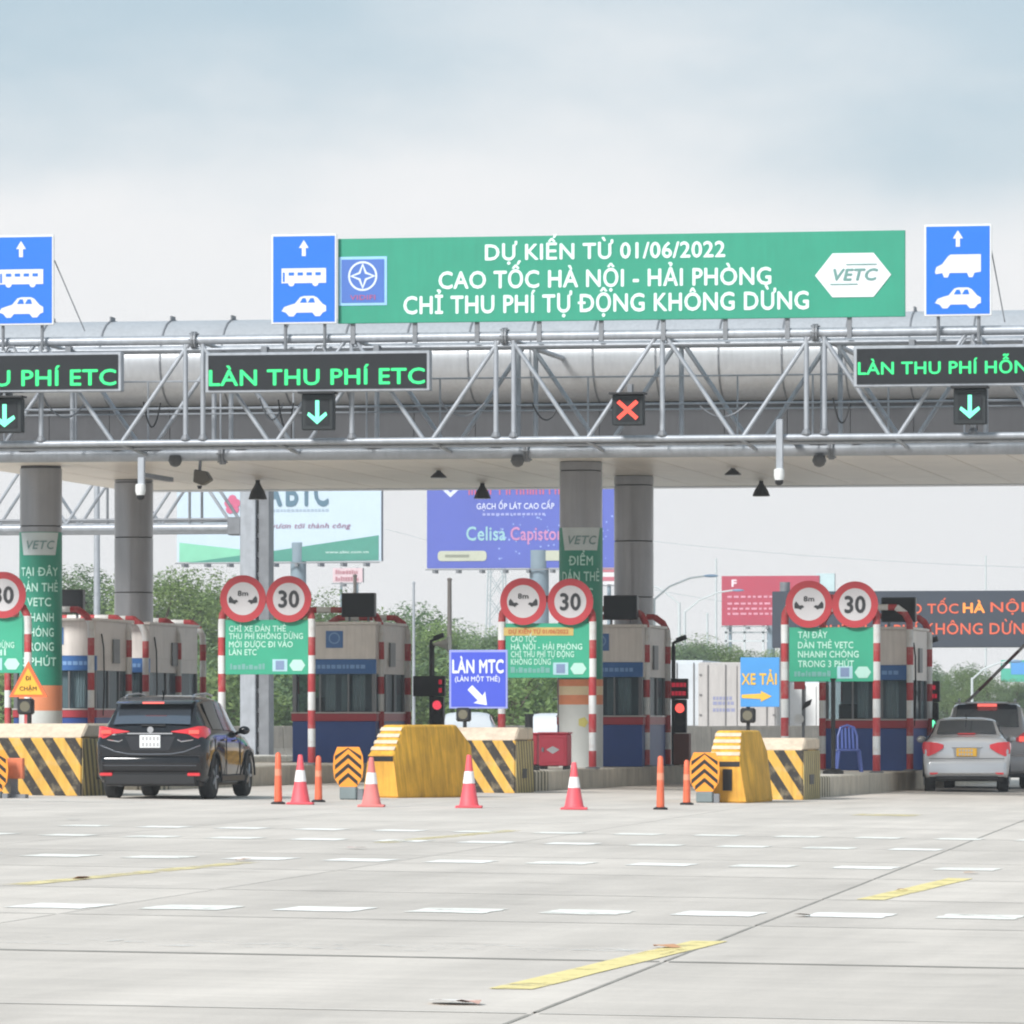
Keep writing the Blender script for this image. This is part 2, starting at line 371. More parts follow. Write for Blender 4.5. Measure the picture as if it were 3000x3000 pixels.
# dark sealant in the joints
SEAL = M('joint_sealant', (218, 212, 203), rough=.9, var=.2, vs=3)
for j in range(-3, 8):
    for i in range(-2, 2):
        a = P0 + bd * (i * SLW + .03) + ad * (j * SLL); b = P0 + bd * ((i + 1) * SLW - .03) + ad * (j * SLL)
        if dep(a.x, a.y) < 18 or abs((a + b).x / 2 * C_ + (a + b).y / 2 * S_) > .0885 * dep(a.x, a.y) + 5: continue
        wv = ad * (.07 if j == 0 else .03); q = [a - wv, b - wv, b + wv, a + wv]
        MB().add([(p.x, p.y, gz(p.x, p.y) + .0025) for p in q], [(0, 1, 2, 3)]).build('joint_seal', M('dark_joint_sealant', (158, 153, 145), rough=.9, var=.2, vs=3) if j == 0 else SEAL, ground)
for j in range(-3, 12):
    for i in (-1, 0, 1):
        a = P0 + bd * (i * SLW) + ad * (j * SLL + .1); b = P0 + bd * (i * SLW) + ad * ((j + 1) * SLL - .1)
        if dep(a.x, a.y) < 15: continue
        wv = bd * (.012 if i == 0 else .006); q = [a - wv, a + wv, b + wv, b - wv]
        MB().add([(p.x, p.y, gz(p.x, p.y) + .0025) for p in q], [(0, 1, 2, 3)]).build('joint_seal', M('dark_joint_sealant', (158, 153, 145), rough=.9, var=.2, vs=3) if i == 0 else SEAL, ground)
# paint on the road
PAINT_W = M('white_road_paint', (254, 252, 246), rough=.7, var=.05, vs=6, k=.92)
PAINT_Y = M('yellow_road_paint', (246, 222, 140), rough=.7, var=.10, vs=5, k=.86)
def worn(name, c, amount):
    m = M(name, c, rough=.75, var=.08, vs=6, k=.86); t = m.node_tree; b = t.nodes['Principled BSDF']
    tx = t.nodes.new('ShaderNodeNewGeometry'); n = t.nodes.new('ShaderNodeTexNoise'); n.inputs['Scale'].default_value = 2.2; n.inputs['Detail'].default_value = 8; n.inputs['Roughness'].default_value = .75
    t.links.new(tx.outputs['Position'], n.inputs['Vector']); r = t.nodes.new('ShaderNodeMapRange'); t.links.new(n.outputs[0], r.inputs[0])
    r.inputs[1].default_value = amount - .06; r.inputs[2].default_value = amount + .1; t.links.new(r.outputs[0], b.inputs['Alpha']); return m
WORN_W = worn('worn_white_paint', (252, 250, 242), .36); WORN_Y = worn('worn_yellow_paint', (240, 224, 168), .47); WORN_Y2 = worn('chipped_yellow_paint', (248, 230, 160), .37); FADED_W = worn('faded_white_paint', (236, 236, 232), .60)
def mark(name, X0, X1, Y0, Y1, mat, jag=.015):
    rr = random.Random(int((X0 * 37 + Y0 * 91) * 10)); P = []
    k = 5
    for i in range(k + 1): P.append((X0 + (X1 - X0) * i / k, Y0 + rr.uniform(-jag, jag) * 3))
    for i in range(1, 7): P.append((X1 + rr.uniform(-jag, jag), Y0 + (Y1 - Y0) * i / 7))
    for i in range(k, -1, -1): P.append((X0 + (X1 - X0) * i / k, Y1 + rr.uniform(-jag, jag) * 3))
    for i in range(6, 0, -1): P.append((X0 + rr.uniform(-jag, jag), Y0 + (Y1 - Y0) * i / 7))
    mb = MB().add([(x, y, gz(x, y) + .004) for x, y in P], [tuple(range(len(P)))])
    return mb.build(name, mat, ground)
rows = [((178, 2655), (2873, 2687), 8, 2.3), ((178, 2507), (2834, 2547), 10, 2.3), ((205, 2447), (2430, 2485), 10, 1.8), ((481, 2423), (2811, 2459), 11, 1.7)]
for ri, (a, b, n, ln) in enumerate(rows):
    A, B = gpx(*a), gpx(*b)
    ks = n - 1
    for i in range(-1, n + 1):
        p = A + (B - A) * (i / ks)
        if abs((p.x * C_ + p.y * S_) / dep(p.x, p.y)) > .1: continue
        w = .56 if ri < 2 else .52; ln = .95 if ri < 2 else .9
        rr = random.Random(ri * 50 + i)
        mark('white_rumble_mark', p.x - w / 2, p.x + w / 2, p.y - ln / 2, p.y + ln / 2, WORN_W if rr.random() < (.5 if ri < 2 else .7) else PAINT_W)
for i in range(6):                                                # an older, almost rubbed-out row nearer the camera
    p = gpx(180 + 330 * i, 2757 + 6 * i)
    mark('white_rumble_mark', p.x - .3, p.x + .3, p.y - .5, p.y + .5, FADED_W)
for a, b, m in (((1505, 2899), (2070, 2758), WORN_Y2), ((2560, 2637), (2805, 2574), WORN_Y2), ((140, 2595), (655, 2524), WORN_Y), ((1165, 2470), (1470, 2432), WORN_Y)):
    A, B = gpx(*a), gpx(*b); xm = (A.x + B.x) / 2
    mark('yellow_lane_dash', xm - .11, xm + .11, A.y, B.y, m, .008)
for px, py, w, l, m in ((1120, 2376, 1.2, .25, FADED_W), (2600, 2388, .9, 1.6, WORN_Y), (180, 2348, 2.6, .22, WORN_W)):
    p = gpx(px, py); mark('worn_paint_patch', p.x - w / 2, p.x + w / 2, p.y - l / 2, p.y + l / 2, m)

# ================================================================== the islands
ISL = [-48 + 3, 781, 1602, 2433]                                   # pixel of each island's middle line at the guard frames
YA = 111.5
IX = [xat(p, YA) for p in ISL]
NOSE = [104.5, 98.0, 104.6, 102.2]
KH = .37                                                          # kerb height
KERB = M('island_kerb_concrete', (206, 196, 180), rough=.85, var=.16, vs=2, bump=.3, bs=30, streak=.22)
PAVE = M('island_paving', (214, 208, 198), rough=.85, var=.12, vs=3, bump=.2)
NOSEP = stripes('nose_kerb_paint', (96, 90, 78), (206, 196, 172), (0, 1, 0), .34, wear=(176, 168, 152), rough=.8)
def itop(X, Y): return gz(X, Y) + KH
for k, X in enumerate(IX):
    yn, ye, hw = NOSE[k], 137.0, 1.0
    isl = thing('pavement_island', None, None, (X, yn, gz(X, yn))); tag(isl, kind='structure')
    def ring(inset, y0):
        p = [(hw - inset, ye - inset)]
        p += [(-hw + inset, ye - inset), (-hw + inset, y0 + .5)]
        for i in range(1, 6):
            a = R(180 + 36 * i * .999); p.append(((hw - inset) * math.cos(a), y0 + .5 + (.5 - inset) * math.sin(a)))
        p.append((hw - inset, y0 + .5)); return p
    # kerb stones along both edges and round the nose, the paving between them
    def zrel(x, y): return gz(X + x, y) - gz(X, yn)
    def stone(x0, x1, y0, y1, mat, nm='kerb_stone'):
        mb = MB().box(x0, x1, y0, y1, -.25, KH); mb.xf(lambda x, y, z: (x, y - yn, z + zrel(x, y))); return mb.build(nm, mat, isl, bevel=.025)
    y = yn
    while y < ye - .3:
        y1 = min(y + 1.49, ye)
        for sx in (-1, 1):
            stone(min(sx * hw, sx * (hw - .18)), max(sx * hw, sx * (hw - .18)), y + .006, y1 - .006, NOSEP if y < yn + 1.4 else KERB)
        y = y1
    stone(-hw + .19, hw - .19, yn, yn + .18, NOSEP)
    mb = MB().box(-hw + .185, hw - .185, yn + .19, ye, -.2, KH - .008); mb.xf(lambda x, y, z: (x, y - yn, z + zrel(x, y))); mb.build('paving', PAVE, isl)

# ================================================================== canopy
YF, YR = 108.2, 128.0                                             # front and rear edges of the soffit
ZS = 6.49; ZT = 8.95
FASC = M('canopy_aluminium', (200, 202, 206), rough=.34, metal=.4, var=.05, vs=1.2, streak=.10)
FDARK = M('canopy_dark_cladding', (72, 73, 77), rough=.5, var=.1, streak=.12)
SOFF = M('soffit_panel_finish', (252, 243, 230), rough=.3, var=.06, vs=.8, spec=.04)
XL, XR = xat(-420, 107), xat(3420, 107)
can = thing('toll_canopy', 'long silver canopy with rounded edge spanning all the toll lanes', 'canopy', ((XL + XR) / 2, 118, 0))
MOD = 1.19; nmod = int((XR - XL) / MOD) + 1
def fascia_profile(grow=0):
    cy, cz, ry, rz = YF, 8.11, 1.12 + grow, .84 + grow
    p = [(cy + .9, cz + rz)]
    for i in range(0, 13):
        a = R(90 + 15 * i); p.append((cy + ry * math.cos(a), cz + rz * math.sin(a)))
    p.append((cy + .9, cz - rz)); return p
pf = fascia_profile(); pfr = fascia_profile(.02)
proto = MB().sweepx(pf[::-1], .008, MOD - .008).build('fascia_panel', FASC, can, smooth=30)
rib = MB().sweepx(pfr[::-1], -.014, .014).build('seam_rib', STEEL_D, can)
ribs_up = MB().box(-.012, .012, YF - .25, YF + .1, 8.93, 9.03).build('seam_fin', STEEL_D, can)
dk = MB().box(.006, MOD - .006, YF - .32, YF + .2, ZS + .06, 7.24).build('dark_cladding_panel', FDARK, can)
lip = MB().box(0, MOD, YF - .36, YF + .2, ZS - .03, ZS + .055).build('edge_trim', FASC, can)
sof = MB().box(.013, MOD - .013, YF + .21, YF + 6.6, ZS, ZS + .05).build('soffit_panel', SOFF, can)
first = True
sof.location = Vector((XL, 0, 0)) - can.location
for i in range(nmod):
    x = XL + i * MOD
    for o, nm in ((proto, 'fascia_panel'), (rib, 'seam_rib'), (ribs_up, 'seam_fin'), (dk, 'dark_cladding_panel'), (lip, 'edge_trim')):
        q = o if i == 0 else link_copy(o, nm, can)
        q.location = Vector((x, 0, 0)) - can.location
    for r in range(3):
        if i == 0 and r == 0: continue
        link_copy(sof, 'soffit_panel', can, Vector((x, r * 6.41 if r else 0, 0)) - can.location)
MB().box(XL, XL + nmod * MOD, YF + .21, YR + .6, ZS + .052, 8.9).build('roof_body', FDARK, can, world=True)
MB().box(XL, XL + nmod * MOD, YR - .35, YR + .55, ZS - .012, ZS + .05).build('rear_edge', FASC, can, world=True)

COLM = M('column_cladding', (146, 146, 148), rough=.3, metal=.65, var=.06, vs=1.5, streak=.08)
COL_SEAM = M('column_seam', (70, 70, 72), rough=.7, var=0)
def column(px, Y, r, label):
    X = xat(px, Y); z0 = itop(X, Y); c = thing('canopy_column', label, 'column', (X, Y, z0), 0, 'round columns carrying the canopy')
    MB().lathe([(r - .02, 0), (r - .02, ZS - z0 + .03)], 40).build('core', COL_SEAM, c, smooth=30)
    z = 0; top = ZS - z0 - .003
    while z < top - .05:
        z1 = min(z + MOD, top)
        MB().lathe([(r - .012, z + .008), (r, z + .014), (r, z1 - .014), (r - .012, z1 - .008)], 40).build('column_segment', COLM, c, smooth=30); z = z1
    return c, X, z0
colA = column(120, 115, .43, 'front grey column wrapped in green banner, behind the orange slow triangle')
colB = column(392, 122, .42, 'bare dark grey column at left, rising above the black car')
colC = column(1702, 115, .43, 'front grey column wrapped in green banner, beside the red cabinet')
colD = column(1857, 122, .42, 'bare grey column standing behind the middle toll booth')

def wrap(col, r, label, rowsz, lines, orange, plate, cap):
    """a printed banner bent round the front of a column; heights as pixels of the photograph"""
    c, X, z0 = col; Y = 115
    px = 1500 + FPX * (X * C_ + Y * S_) / dep(X, Y)
    zz = lambda py: zat(px, py, Y - r) - z0
    b = thing('column_banner', label, 'banner', (X, Y, z0), TH * .9)
    def bend(mb, rad): return mb.xf(lambda x, y, z: ((rad - y) * math.sin(x / rad), -(rad - y) * math.cos(x / rad), z))
    def sheet(w, za, zb, rad, name, mat, w2=None):
        mb = MB(); n = 18; w2 = w2 or w
        for i in range(n + 1):
            t = 2 * i / n - 1
            mb.v += [(t * w2, 0, za), (t * w, 0, zb)]
        mb.f = [(2 * i, 2 * i + 2, 2 * i + 3, 2 * i + 1) for i in range(n)]
        bend(mb, rad); return mb.build(name, mat, b, smooth=60)
    pi2 = r * 1.5
    sheet(pi2, zz(rowsz[1]), zz(rowsz[0]), r + .012, 'banner_cloth', M('banner_green', (40, 140, 116), rough=.45, var=.08))
    sheet(r * 1.05, zz(plate[1]), zz(plate[0]), r + .02, 'logo_plate', M('banner_plate', (196, 206, 208), rough=.45, var=.05), r * .85)
    mb = MB().text('VETC', 0, zz(plate[1] - 18), .17, 0, width=.62, shear=.25); bend(mb, r + .028); mb.build('lettering', M('banner_dull_print', (120, 150, 150), rough=.5), b)
    for t, py in lines:
        mb = MB().text(t, 0, zz(py + cap / 2), cap / 146, 0, width=min(.86, .128 * len(t)))
        bend(mb, r + .024); mb.build('lettering', M('banner_print', (190, 232, 220), rough=.5), b)
    for a, bb, m in orange: sheet(pi2, zz(bb), zz(a), r + .018, 'orange_band', m)
    return b
ORG = M('banner_orange', (222, 140, 100), rough=.5, var=.1); PALE = M('banner_pale', (205, 208, 206), rough=.5, var=.08)
wrap(colA, .43, 'green column banner with seven rows of white lettering and VETC plate', (1558, 2008),
     [('TẠI ĐÂY', 1674), ('DÁN THẺ', 1720), ('VETC', 1763), ('NHANH', 1808), ('CHÓNG', 1852), ('TRONG', 1894), ('3 PHÚT', 1938)], [(2008, 2082, ORG), (2082, 2236, PALE)], (1560, 1626), 25)
wc = wrap(colC, .43, 'green column banner reading ĐIỂM DÁN THẺ above an orange band', (1545, 2012),
     [('ĐIỂM', 1642), ('DÁN THẺ', 1688), ('VETC', 1736)], [(1990, 2010, ORG), (2010, 2036, M('banner_cream', (226, 206, 170), rough=.5)), (2036, 2064, ORG), (2064, 2250, PALE)], (1545, 1612), 27)
mb = MB().disc(0, 0, .11, 0, 5); mb.xf(lambda x, y, z: (.455 * math.sin(x / .455 + .1), -.455 * math.cos(x / .455 + .1), z + .9)); mb.build('yellow_mark', M('yellow_print', (214, 204, 120), rough=.5), wc)

# lamps under the soffit
def bell(px, Y, h, r, label, zt=ZS):
    X = xat(px, Y); t = thing('ceiling_lamp', label, 'lamp', (X, Y, zt - .004), 0, 'lamps hanging under the canopy')
    MB().lathe([(.05, 0), (.05, -.05 * h / .34), (.09, -.12 * h / .34), (r * .75, -.2 * h / .34), (r, -h + .02), (r, -h)], 20).build('shade', M('lamp_shade_dark', (58, 58, 60), rough=.4, metal=.3), t, smooth=35)
    MB().lathe([(r * .85, -h + .012), (r * .85, -h - .006)], 20).build('lens', M('lamp_lens', (170, 172, 170), rough=.3), t)
for px, Y, h, r, lb in ((1413, 125, .34, .185, 'dark bell lamp under canopy in front of the blue billboard'), (755, 122.5, .42, .2, 'dark bell lamp under canopy in front of the ABIC billboard post'),
                        (2230, 125, .33, .19, 'dark bell lamp under canopy at right, near the white camera'), (1285, 118.5, .15, .17, 'short lamp under canopy left of the middle bell lamp'), (2147, 118.5, .14, .17, 'short lamp under canopy left of the right bell lamp')):
    bell(px, Y, h, r, lb)

# ================================================================== sign gantry
YG, YG2 = 101.2, 103.4
gan = thing('sign_gantry', 'grey steel truss gantry carrying lane signs across the toll plaza', 'gantry', (xat(1500, YG), YG, 0))
GX0, GX1 = xat(-330, YG), xat(3330, YG)
zt, zb = zat(1500, 985, YG), zat(1500, 1288, YG); zt2, zb2 = zt - .03, zat(1500, 1323, YG2)
def gpart(name, a, b, r, mat=STEEL, n=10): return MB().tube(a, b, r, n).build(name, mat, gan, smooth=50, world=True)
gpart('top_chord', (GX0, YG, zt), (GX1, YG, zt), .085, n=14); gpart('top_chord', (GX0, YG2, zt2), (GX1, YG2, zt2), .075)
gpart('bottom_chord', (GX0, YG, zb), (GX1, YG, zb), .055); gpart('bottom_chord', (GX0, YG2, zb2), (GX1, YG2, zb2), .125, n=16)
gpart('stringer', (GX0, YG, zt - .17), (GX1, YG, zt - .17), .03); gpart('stringer', (GX0, YG + 1.1, zb - .04), (GX1, YG + 1.1, zb - .04), .035)
MB().box(GX0, GX1, YG + .5, YG2 - .35, zb - .02, zb + .005).build('catwalk', STEEL_D, gan, world=True)
for k in range(-1, 7):
    pb = 344 + 455 * k; xb = xat(pb, YG); xt0, xt1 = xat(pb - 225, YG), xat(pb + 225, YG)
    for Y, z0, z1, r in ((YG, zb, zt, .04), (YG2, zb2 + .06, zt2, .042)):
        if xt0 > GX0: gpart('diagonal_brace', (xb - .07, Y, z0), (xt0 + .05, Y, z1), r)
        if xt1 < GX1: gpart('diagonal_brace', (xb + .07, Y, z0), (xt1 - .05, Y, z1), r)
    gpart('cross_tie', (xb, YG, zb), (xb, YG2, zb2), .035)
    if xt1 < GX1:
        xj = xt1; joint = k % 2 == 0
        for Y, z0, z1 in ((YG, zb, zt), (YG2, zb2, zt2)):
            for dx in ((-.16, .16) if joint else (.04,)):
                gpart('upright', (xj + dx, Y, z0), (xj + dx, Y, z1), .045)
                MB().lathe([(.09, 0), (.09, .03), (.05, .1)], 10, (xj + dx, Y, z0 + .04)).build('foot_flange', STEEL_D, gan, world=True)
        gpart('cross_tie', (xj, YG, zt), (xj, YG2, zt2), .035)
        if joint:
            for Y, z, r in ((YG, zt, .085), (YG2, zb2, .125)):
                for dx in (-.025, .025): MB().lathe([(r + .07, -.02), (r + .07, .02)], 14, (xj + dx, Y, z), 'x').build('bolt_flange', STEEL_D, gan, world=True)
                for q in range(6):
                    a = q * math.pi / 3; MB().tube((xj - .075, Y + (r + .045) * math.cos(a), z + (r + .045) * math.sin(a)), (xj + .075, Y + (r + .045) * math.cos(a), z + (r + .045) * math.sin(a)), .013, 6).build('bolt', STEEL_D, gan, world=True)
            gpart('bracket', (xj, YG2, zt2), (xj, YF - 1.1, zt2), .05)
zr1, zr2 = zat(1500, 1110, YG2), zat(1500, 1190, YG2)
for z in (zr1, zr2, zr2 - .1): gpart('handrail', (GX0, YG2 - .3, z), (GX1, YG2 - .3, z), .016 if z != zr2 else .022, n=6)
x = GX0 + .3
while x < GX1: gpart('rail_post', (x, YG2 - .3, zb + .003), (x, YG2 - .3, zr1), .018, n=6); x += 1.36
rr = random.Random(3)
for k in range(16):                                               # cable runs and clips on the lower chord
    x = GX0 + (GX1 - GX0) * (k + rr.random()) / 16
    MB().box(x - .05, x + rr.uniform(.1, .35), YG2 - .16, YG2 - .05, zb2 + .1, zb2 + .19).build('cable_box', STEEL_D, gan, world=True)
for k, (pa, pb, sag) in enumerate(((760, 830, .35), (815, 860, .5), (1290, 1420, .25), (1560, 1640, .3), (2050, 2190, .22), (2440, 2490, .4), (130, 250, .3), (420, 470, .45))):   # slack cables inside the truss
    A, B = at(pa, 1165 + 6 * k % 30, YG + .5), at(pb, 1180, YG + .7); mb = MB()
    mb.path([A.lerp(B, i / 10) - Vector((0, 0, sag * 4 * (i / 10) * (1 - i / 10))) for i in range(11)], .016, 5).build('slack_cable', BLACKP if k % 2 else STEEL_D, gan, world=True, smooth=60)
for gxe in (GX0 + .15, GX1 - .15):                                # the legs, both outside the photograph
    MB().box(gxe - .25, gxe + .25, YG + .7, YG + 1.3, gz(gxe, YG) - .05, zt).build('leg', STEEL, gan, world=True)

def up_arrow(mb, cx, z0, z1, w, y):
    h = z1 - z0; s = w * .2
    return mb.flat([(cx - s, z0), (cx + s, z0), (cx + s, z0 + h * .5), (cx + w / 2, z0 + h * .5), (cx, z1), (cx - w / 2, z0 + h * .5), (cx - s, z0 + h * .5)], y)
def circ(cx, cz, r, n=10, a0=0, a1=360): return [(cx + r * math.cos(R(a0 + (a1 - a0) * i / n)), cz + r * math.sin(R(a0 + (a1 - a0) * i / n))) for i in range(n + 1)]
CARP = [(0, .28), (.06, .48), (.2, .58), (.3, .64), (.42, .95), (.5, 1.0), (.72, 1.0), (.8, .92), (.92, .62), (1.0, .52), (1.0, .26), (.93, .2), (.86, .02), (.76, .02), (.69, .2), (.34, .2), (.27, .02), (.17, .02), (.1, .2)]
VANP = [(0, .3), (.03, .5), (.16, .62), (.28, .92), (.34, 1.0), (1.0, 1.0), (1.0, .3), (.86, .26), (.82, .08), (.74, .08), (.7, .26), (.32, .26), (.28, .08), (.2, .08), (.16, .26), (.02, .22)]
def lane_board(pxl, pxr, pyt, pyb, label, van=False):
    Y = YG - .28; pm = (pxl + pxr) / 2; s = scl(pm, Y); w, h = (pxr - pxl) / s / C_ * .99, (pyb - pyt) / s
    base = at(pm, pyb, Y); t = thing('lane_board', label, 'sign', base, 0, 'blue lane boards on top of the gantry')
    MB().box(-w / 2, w / 2, 0, .05, 0, h).build('panel', WHITE, t, bevel=.01)
    MB().box(-w / 2 + .035, w / 2 - .035, -.006, .004, .035, h - .035).build('blue_face', BLUE, t)
    mb = MB(); up_arrow(mb, 0, h * .755, h * .935, w * .15, -.012); y = -.012
    pict = WHITE
    if not van:
        bw = w * .68; x0, z0, hh = -bw / 2, h * .455, h * .165
        mb.flat([(x0, z0), (x0 + bw * .14, z0)] + circ(x0 + bw * .22, z0, bw * .07, 8, 180, 360) + [(x0 + bw * .68, z0)] + circ(x0 + bw * .76, z0, bw * .07, 8, 180, 360) + [(x0 + bw, z0), (x0 + bw, z0 + hh), (x0, z0 + hh)], y)
        wn = MB()
        for q in (.16, .36, .56, .76): wn.box(x0 + bw * q, x0 + bw * (q + .12), -.018, -.01, z0 + hh * .52, z0 + hh * .72)
        wn.box(x0 + bw * .03, x0 + bw * .07, -.018, -.01, z0 + hh * .1, z0 + hh * .72)
    else:
        bw = w * .68; x0, z0, hh = -bw / 2, h * .40, h * .27
        mb.flat([(x0 + bw * p[0], z0 + hh * p[1]) for p in VANP][::-1], y); wn = MB()
    x0, z0, hh = -bw / 2, h * .08, h * .23
    mb.flat([(x0 + bw * p[0], z0 + hh * p[1]) for p in CARP][::-1], y)
    for q in (.44, .62): wn.flat([(x0 + bw * (q - .03), z0 + hh * .68), (x0 + bw * (q + .13), z0 + hh * .68), (x0 + bw * (q + .1), z0 + hh * .9), (x0 + bw * (q + .03), z0 + hh * .9)], -.018)
    mb.build('pictogram', pict, t); wn.build('pictogram_window', BLUE, t)
    for dx in (-w * .3, w * .3): MB().tube((dx, .1, -.45), (dx, .1, h * .8), .03).build('support', STEEL_D, t)
    if van or pxl < 0:
        MB().tube((w / 2 - .02, .12, h * .72), (w / 2 + (.5 if not van else .2), .28, -.1), .012, 5).build('stay_wire', STEEL_D, t)
    return t
lane_board(-36, 160, 689, 953, 'blue lane board with bus and car at the left edge, above lettering PHÍ ETC')
lane_board(793, 988, 686, 949, 'blue lane board with bus and car touching the long green banner')
lane_board(2708, 2905, 657, 926, 'blue lane board with truck and car at the right end of the gantry', True)

# the long green banner
Y = YG - .16; BXL, BXR = xat(990, Y), xat(2652, Y); zbt, ztp = zat(1820, 938, Y), zat(1820, 687, Y); W_, H_ = BXR - BXL, ztp - zbt
ban = thing('overhead_banner', 'long green banner on the gantry announcing 01/06/2022 in white letters', 'banner', ((BXL + BXR) / 2, Y, zbt))
MB().box(-W_ / 2, W_ / 2, 0, .05, 0, H_).build('panel', GREEN, ban, bevel=.008)
bx = lambda px: xat(px, Y) - (BXL + BXR) / 2
bz = lambda px, py: zat(px, py, Y) - zbt
for t, a, b, pyb, cap in (('DỰ KIẾN TỪ 01/06/2022', 1421, 2125, 757, .275), ('CAO TỐC HÀ NỘI - HẢI PHÒNG', 1285, 2260, 839, .30), ('CHỈ THU PHÍ TỰ ĐỘNG KHÔNG DỪNG', 1182, 2370, 912, .31)):
    MB().text(t, (bx(a) + bx(b)) / 2, bz((a + b) / 2, pyb), cap, -.008, width=bx(b) - bx(a), bold=.022).build('lettering', M('banner_white', (226, 250, 244), rough=.5, var=.03), ban)
x0, x1, z0, z1 = bx(993), bx(1134), bz(1060, 895), bz(1060, 752)
e = MB().box(x0, x1, -.012, 0, z0, z1).build('emblem', M('emblem_border', (150, 200, 235), rough=.5), ban)
MB().box(x0 + .05, x1 - .05, -.02, -.01, z0 + .05, z1 - .05).build('emblem_field', BLUE_E, e)
ex, ez, er = (x0 + x1) / 2, z0 + (z1 - z0) * .6, .265
mb = MB().disc(ex, ez, er, -.026, 32, er - .035)
def star(r, q): return [(ex + (r if i % 2 == 0 else q) * math.cos(R(45 * i + 90)), ez + (r if i % 2 == 0 else q) * math.sin(R(45 * i + 90))) for i in range(8)]
so_, si_ = star(er - .03, .10), star(er - .09, .06)
mb.add([(x, -.026, z) for x, z in so_] + [(x, -.026, z) for x, z in si_], [(i, (i + 1) % 8, (i + 1) % 8 + 8, i + 8) for i in range(8)])
mb.build('emblem_ring', M('emblem_white', (214, 226, 248), rough=.5), e)
MB().text('VIDIFI', ex, z0 + .1, .085, -.026, width=.46).build('emblem_lettering', M('emblem_red', (170, 90, 140), rough=.5), e)
def hexpts(cx, cz, w, h): return [(cx - w / 2, cz), (cx - w * .27, cz - h / 2), (cx + w * .27, cz - h / 2), (cx + w / 2, cz), (cx + w * .27, cz + h / 2), (cx - w * .27, cz + h / 2)]
hx, hz, hw_, hh_ = (bx(2388) + bx(2611)) / 2, bz(2500, 806), bx(2611) - bx(2388), 128 / 166
hxo = MB().prism(hexpts(hx, hz, hw_, hh_), -.014, 0).build('logo_plate', M('logo_white', (226, 230, 234), rough=.5), ban)
mb = MB().text('VETC', hx + .0, hz - .09, .20, -.02, width=.80, shear=.25, bold=.03)
mb.box(hx - .12, hx + .42, -.022, -.016, hz + .175, hz + .195); mb.box(hx - .40, hx + .08, -.022, -.016, hz - .17, hz - .15)
mb.build('logo_lettering', M('logo_print', (105, 150, 145), rough=.5), hxo)
for k in range(9):
    px = 1031 + 182 * k; MB().box(bx(px) - .04, bx(px) + .04, .06, .12, -.36, H_ * .9).build('support', STEEL_D, ban)

# LED message boards and lane signals
LEDG = lamp_mat('green_led', (48, 222, 128), 1.0); LEDA = lamp_mat('mint_led', (120, 255, 205), 1.15); LEDR = lamp_mat('red_led', (255, 82, 64), 1.05)
def vms(pxl, pxr, pyt, pyb, text, tl, tr, tb, cap, label):
    Y = YG - .42; pm = (pxl + pxr) / 2; s = scl(pm, Y); w, h = xat(pxr, Y) - xat(pxl, Y), (pyb - pyt) / s
    t = thing('message_board', label, 'led board', at(pm, pyb, Y), 0, 'LED message boards on the gantry'); bx_ = t.location.x
    MB().box(-w / 2, w / 2, 0, .22, 0, h).build('housing', STEEL, t, bevel=.015)
    MB().box(-w / 2 + .06, w / 2 - .06, -.02, .01, .05, h - .05).build('screen', SCREEN, t)
    MB().text(text, (xat(tl, Y) + xat(tr, Y)) / 2 - bx_, zat(pm, tb, Y) - t.location.z, cap / s, -.03, width=xat(tr, Y) - xat(tl, Y), bold=.02).build('lettering', LEDG, t)
    for dx in (-w * .25, w * .25):
        MB().box(dx - .05, dx + .05, .22, .40, h * .2, h + .12).build('hanger', STEEL_D, t)
    MB().path([(-.12, .15, h), (-.05, .2, h + .12), (.05, .2, h + .12), (.12, .15, h)], .025, 6).build('lifting_eye', STEEL_D, t)
vms(-306, 354, 1034, 1150, 'LÀN THU PHÍ ETC', -294, 342, 1131, 46, 'dark LED board ending PHÍ ETC cut off by the left edge')
vms(600, 1258, 1030, 1148, 'LÀN THU PHÍ ETC', 613, 1246, 1127, 46, 'dark LED board reading LÀN THU PHÍ ETC in green, below the green banner')
vms(2499, 3168, 1010, 1131, 'LÀN THU PHÍ HỖN HỢP', 2514, 3150, 1094, 36, 'dark LED board reading LÀN THU PHÍ HỖN at the right edge')
def signal(pxl, pxr, pyt, pyb, kind, label):
    Y = YG - .40; pm = (pxl + pxr) / 2; s = scl(pm, Y); w, h = (pxr - pxl) / s, (pyb - pyt) / s
    t = thing('lane_signal', label, 'lane signal', at(pm, pyb, Y), 0, 'lane signals below the LED boards')
    MB().box(-w / 2, w / 2, 0, .2, 0, h).build('housing', M('signal_housing', (22, 30, 34), rough=.5), t, bevel=.02)
    MB().box(-w * .36, w * .36, -.012, .01, h * .14, h * .86).build('screen', SCREEN, t)
    MB().box(-w * .56, w * .56, -.16, .2, h + .002, h + .035).build('visor', BLACKP, t)
    mb = MB(); a = w * .06; c = h * .5
    if kind == 'x':
        for sg in (1, -1): mb.add([(q * w * .3 + p * a * .75, -.02 - (.003 if sg < 0 else 0), c + sg * q * h * .28 - sg * p * a * .75) for q, p in ((-1, -1), (-1, 1), (1, 1), (1, -1))], [(0, 1, 2, 3)])
        m = LEDR
    else:
        mb.flat([(-a, h * .3), (a, h * .3), (a, h * .82), (-a, h * .82)], -.02)
        for sg in (1, -1): mb.flat([(0, h * .16), (0, h * .16 + a * 2.8), (sg * w * .27, h * .5), (sg * w * .31, h * .5 - a * 1.6)], -.023)
        m = LEDA
    mb.build('symbol', m, t)
    MB().box(-.04, .04, .2, .40, h * .3, h + .2).build('bracket', STEEL_D, t)
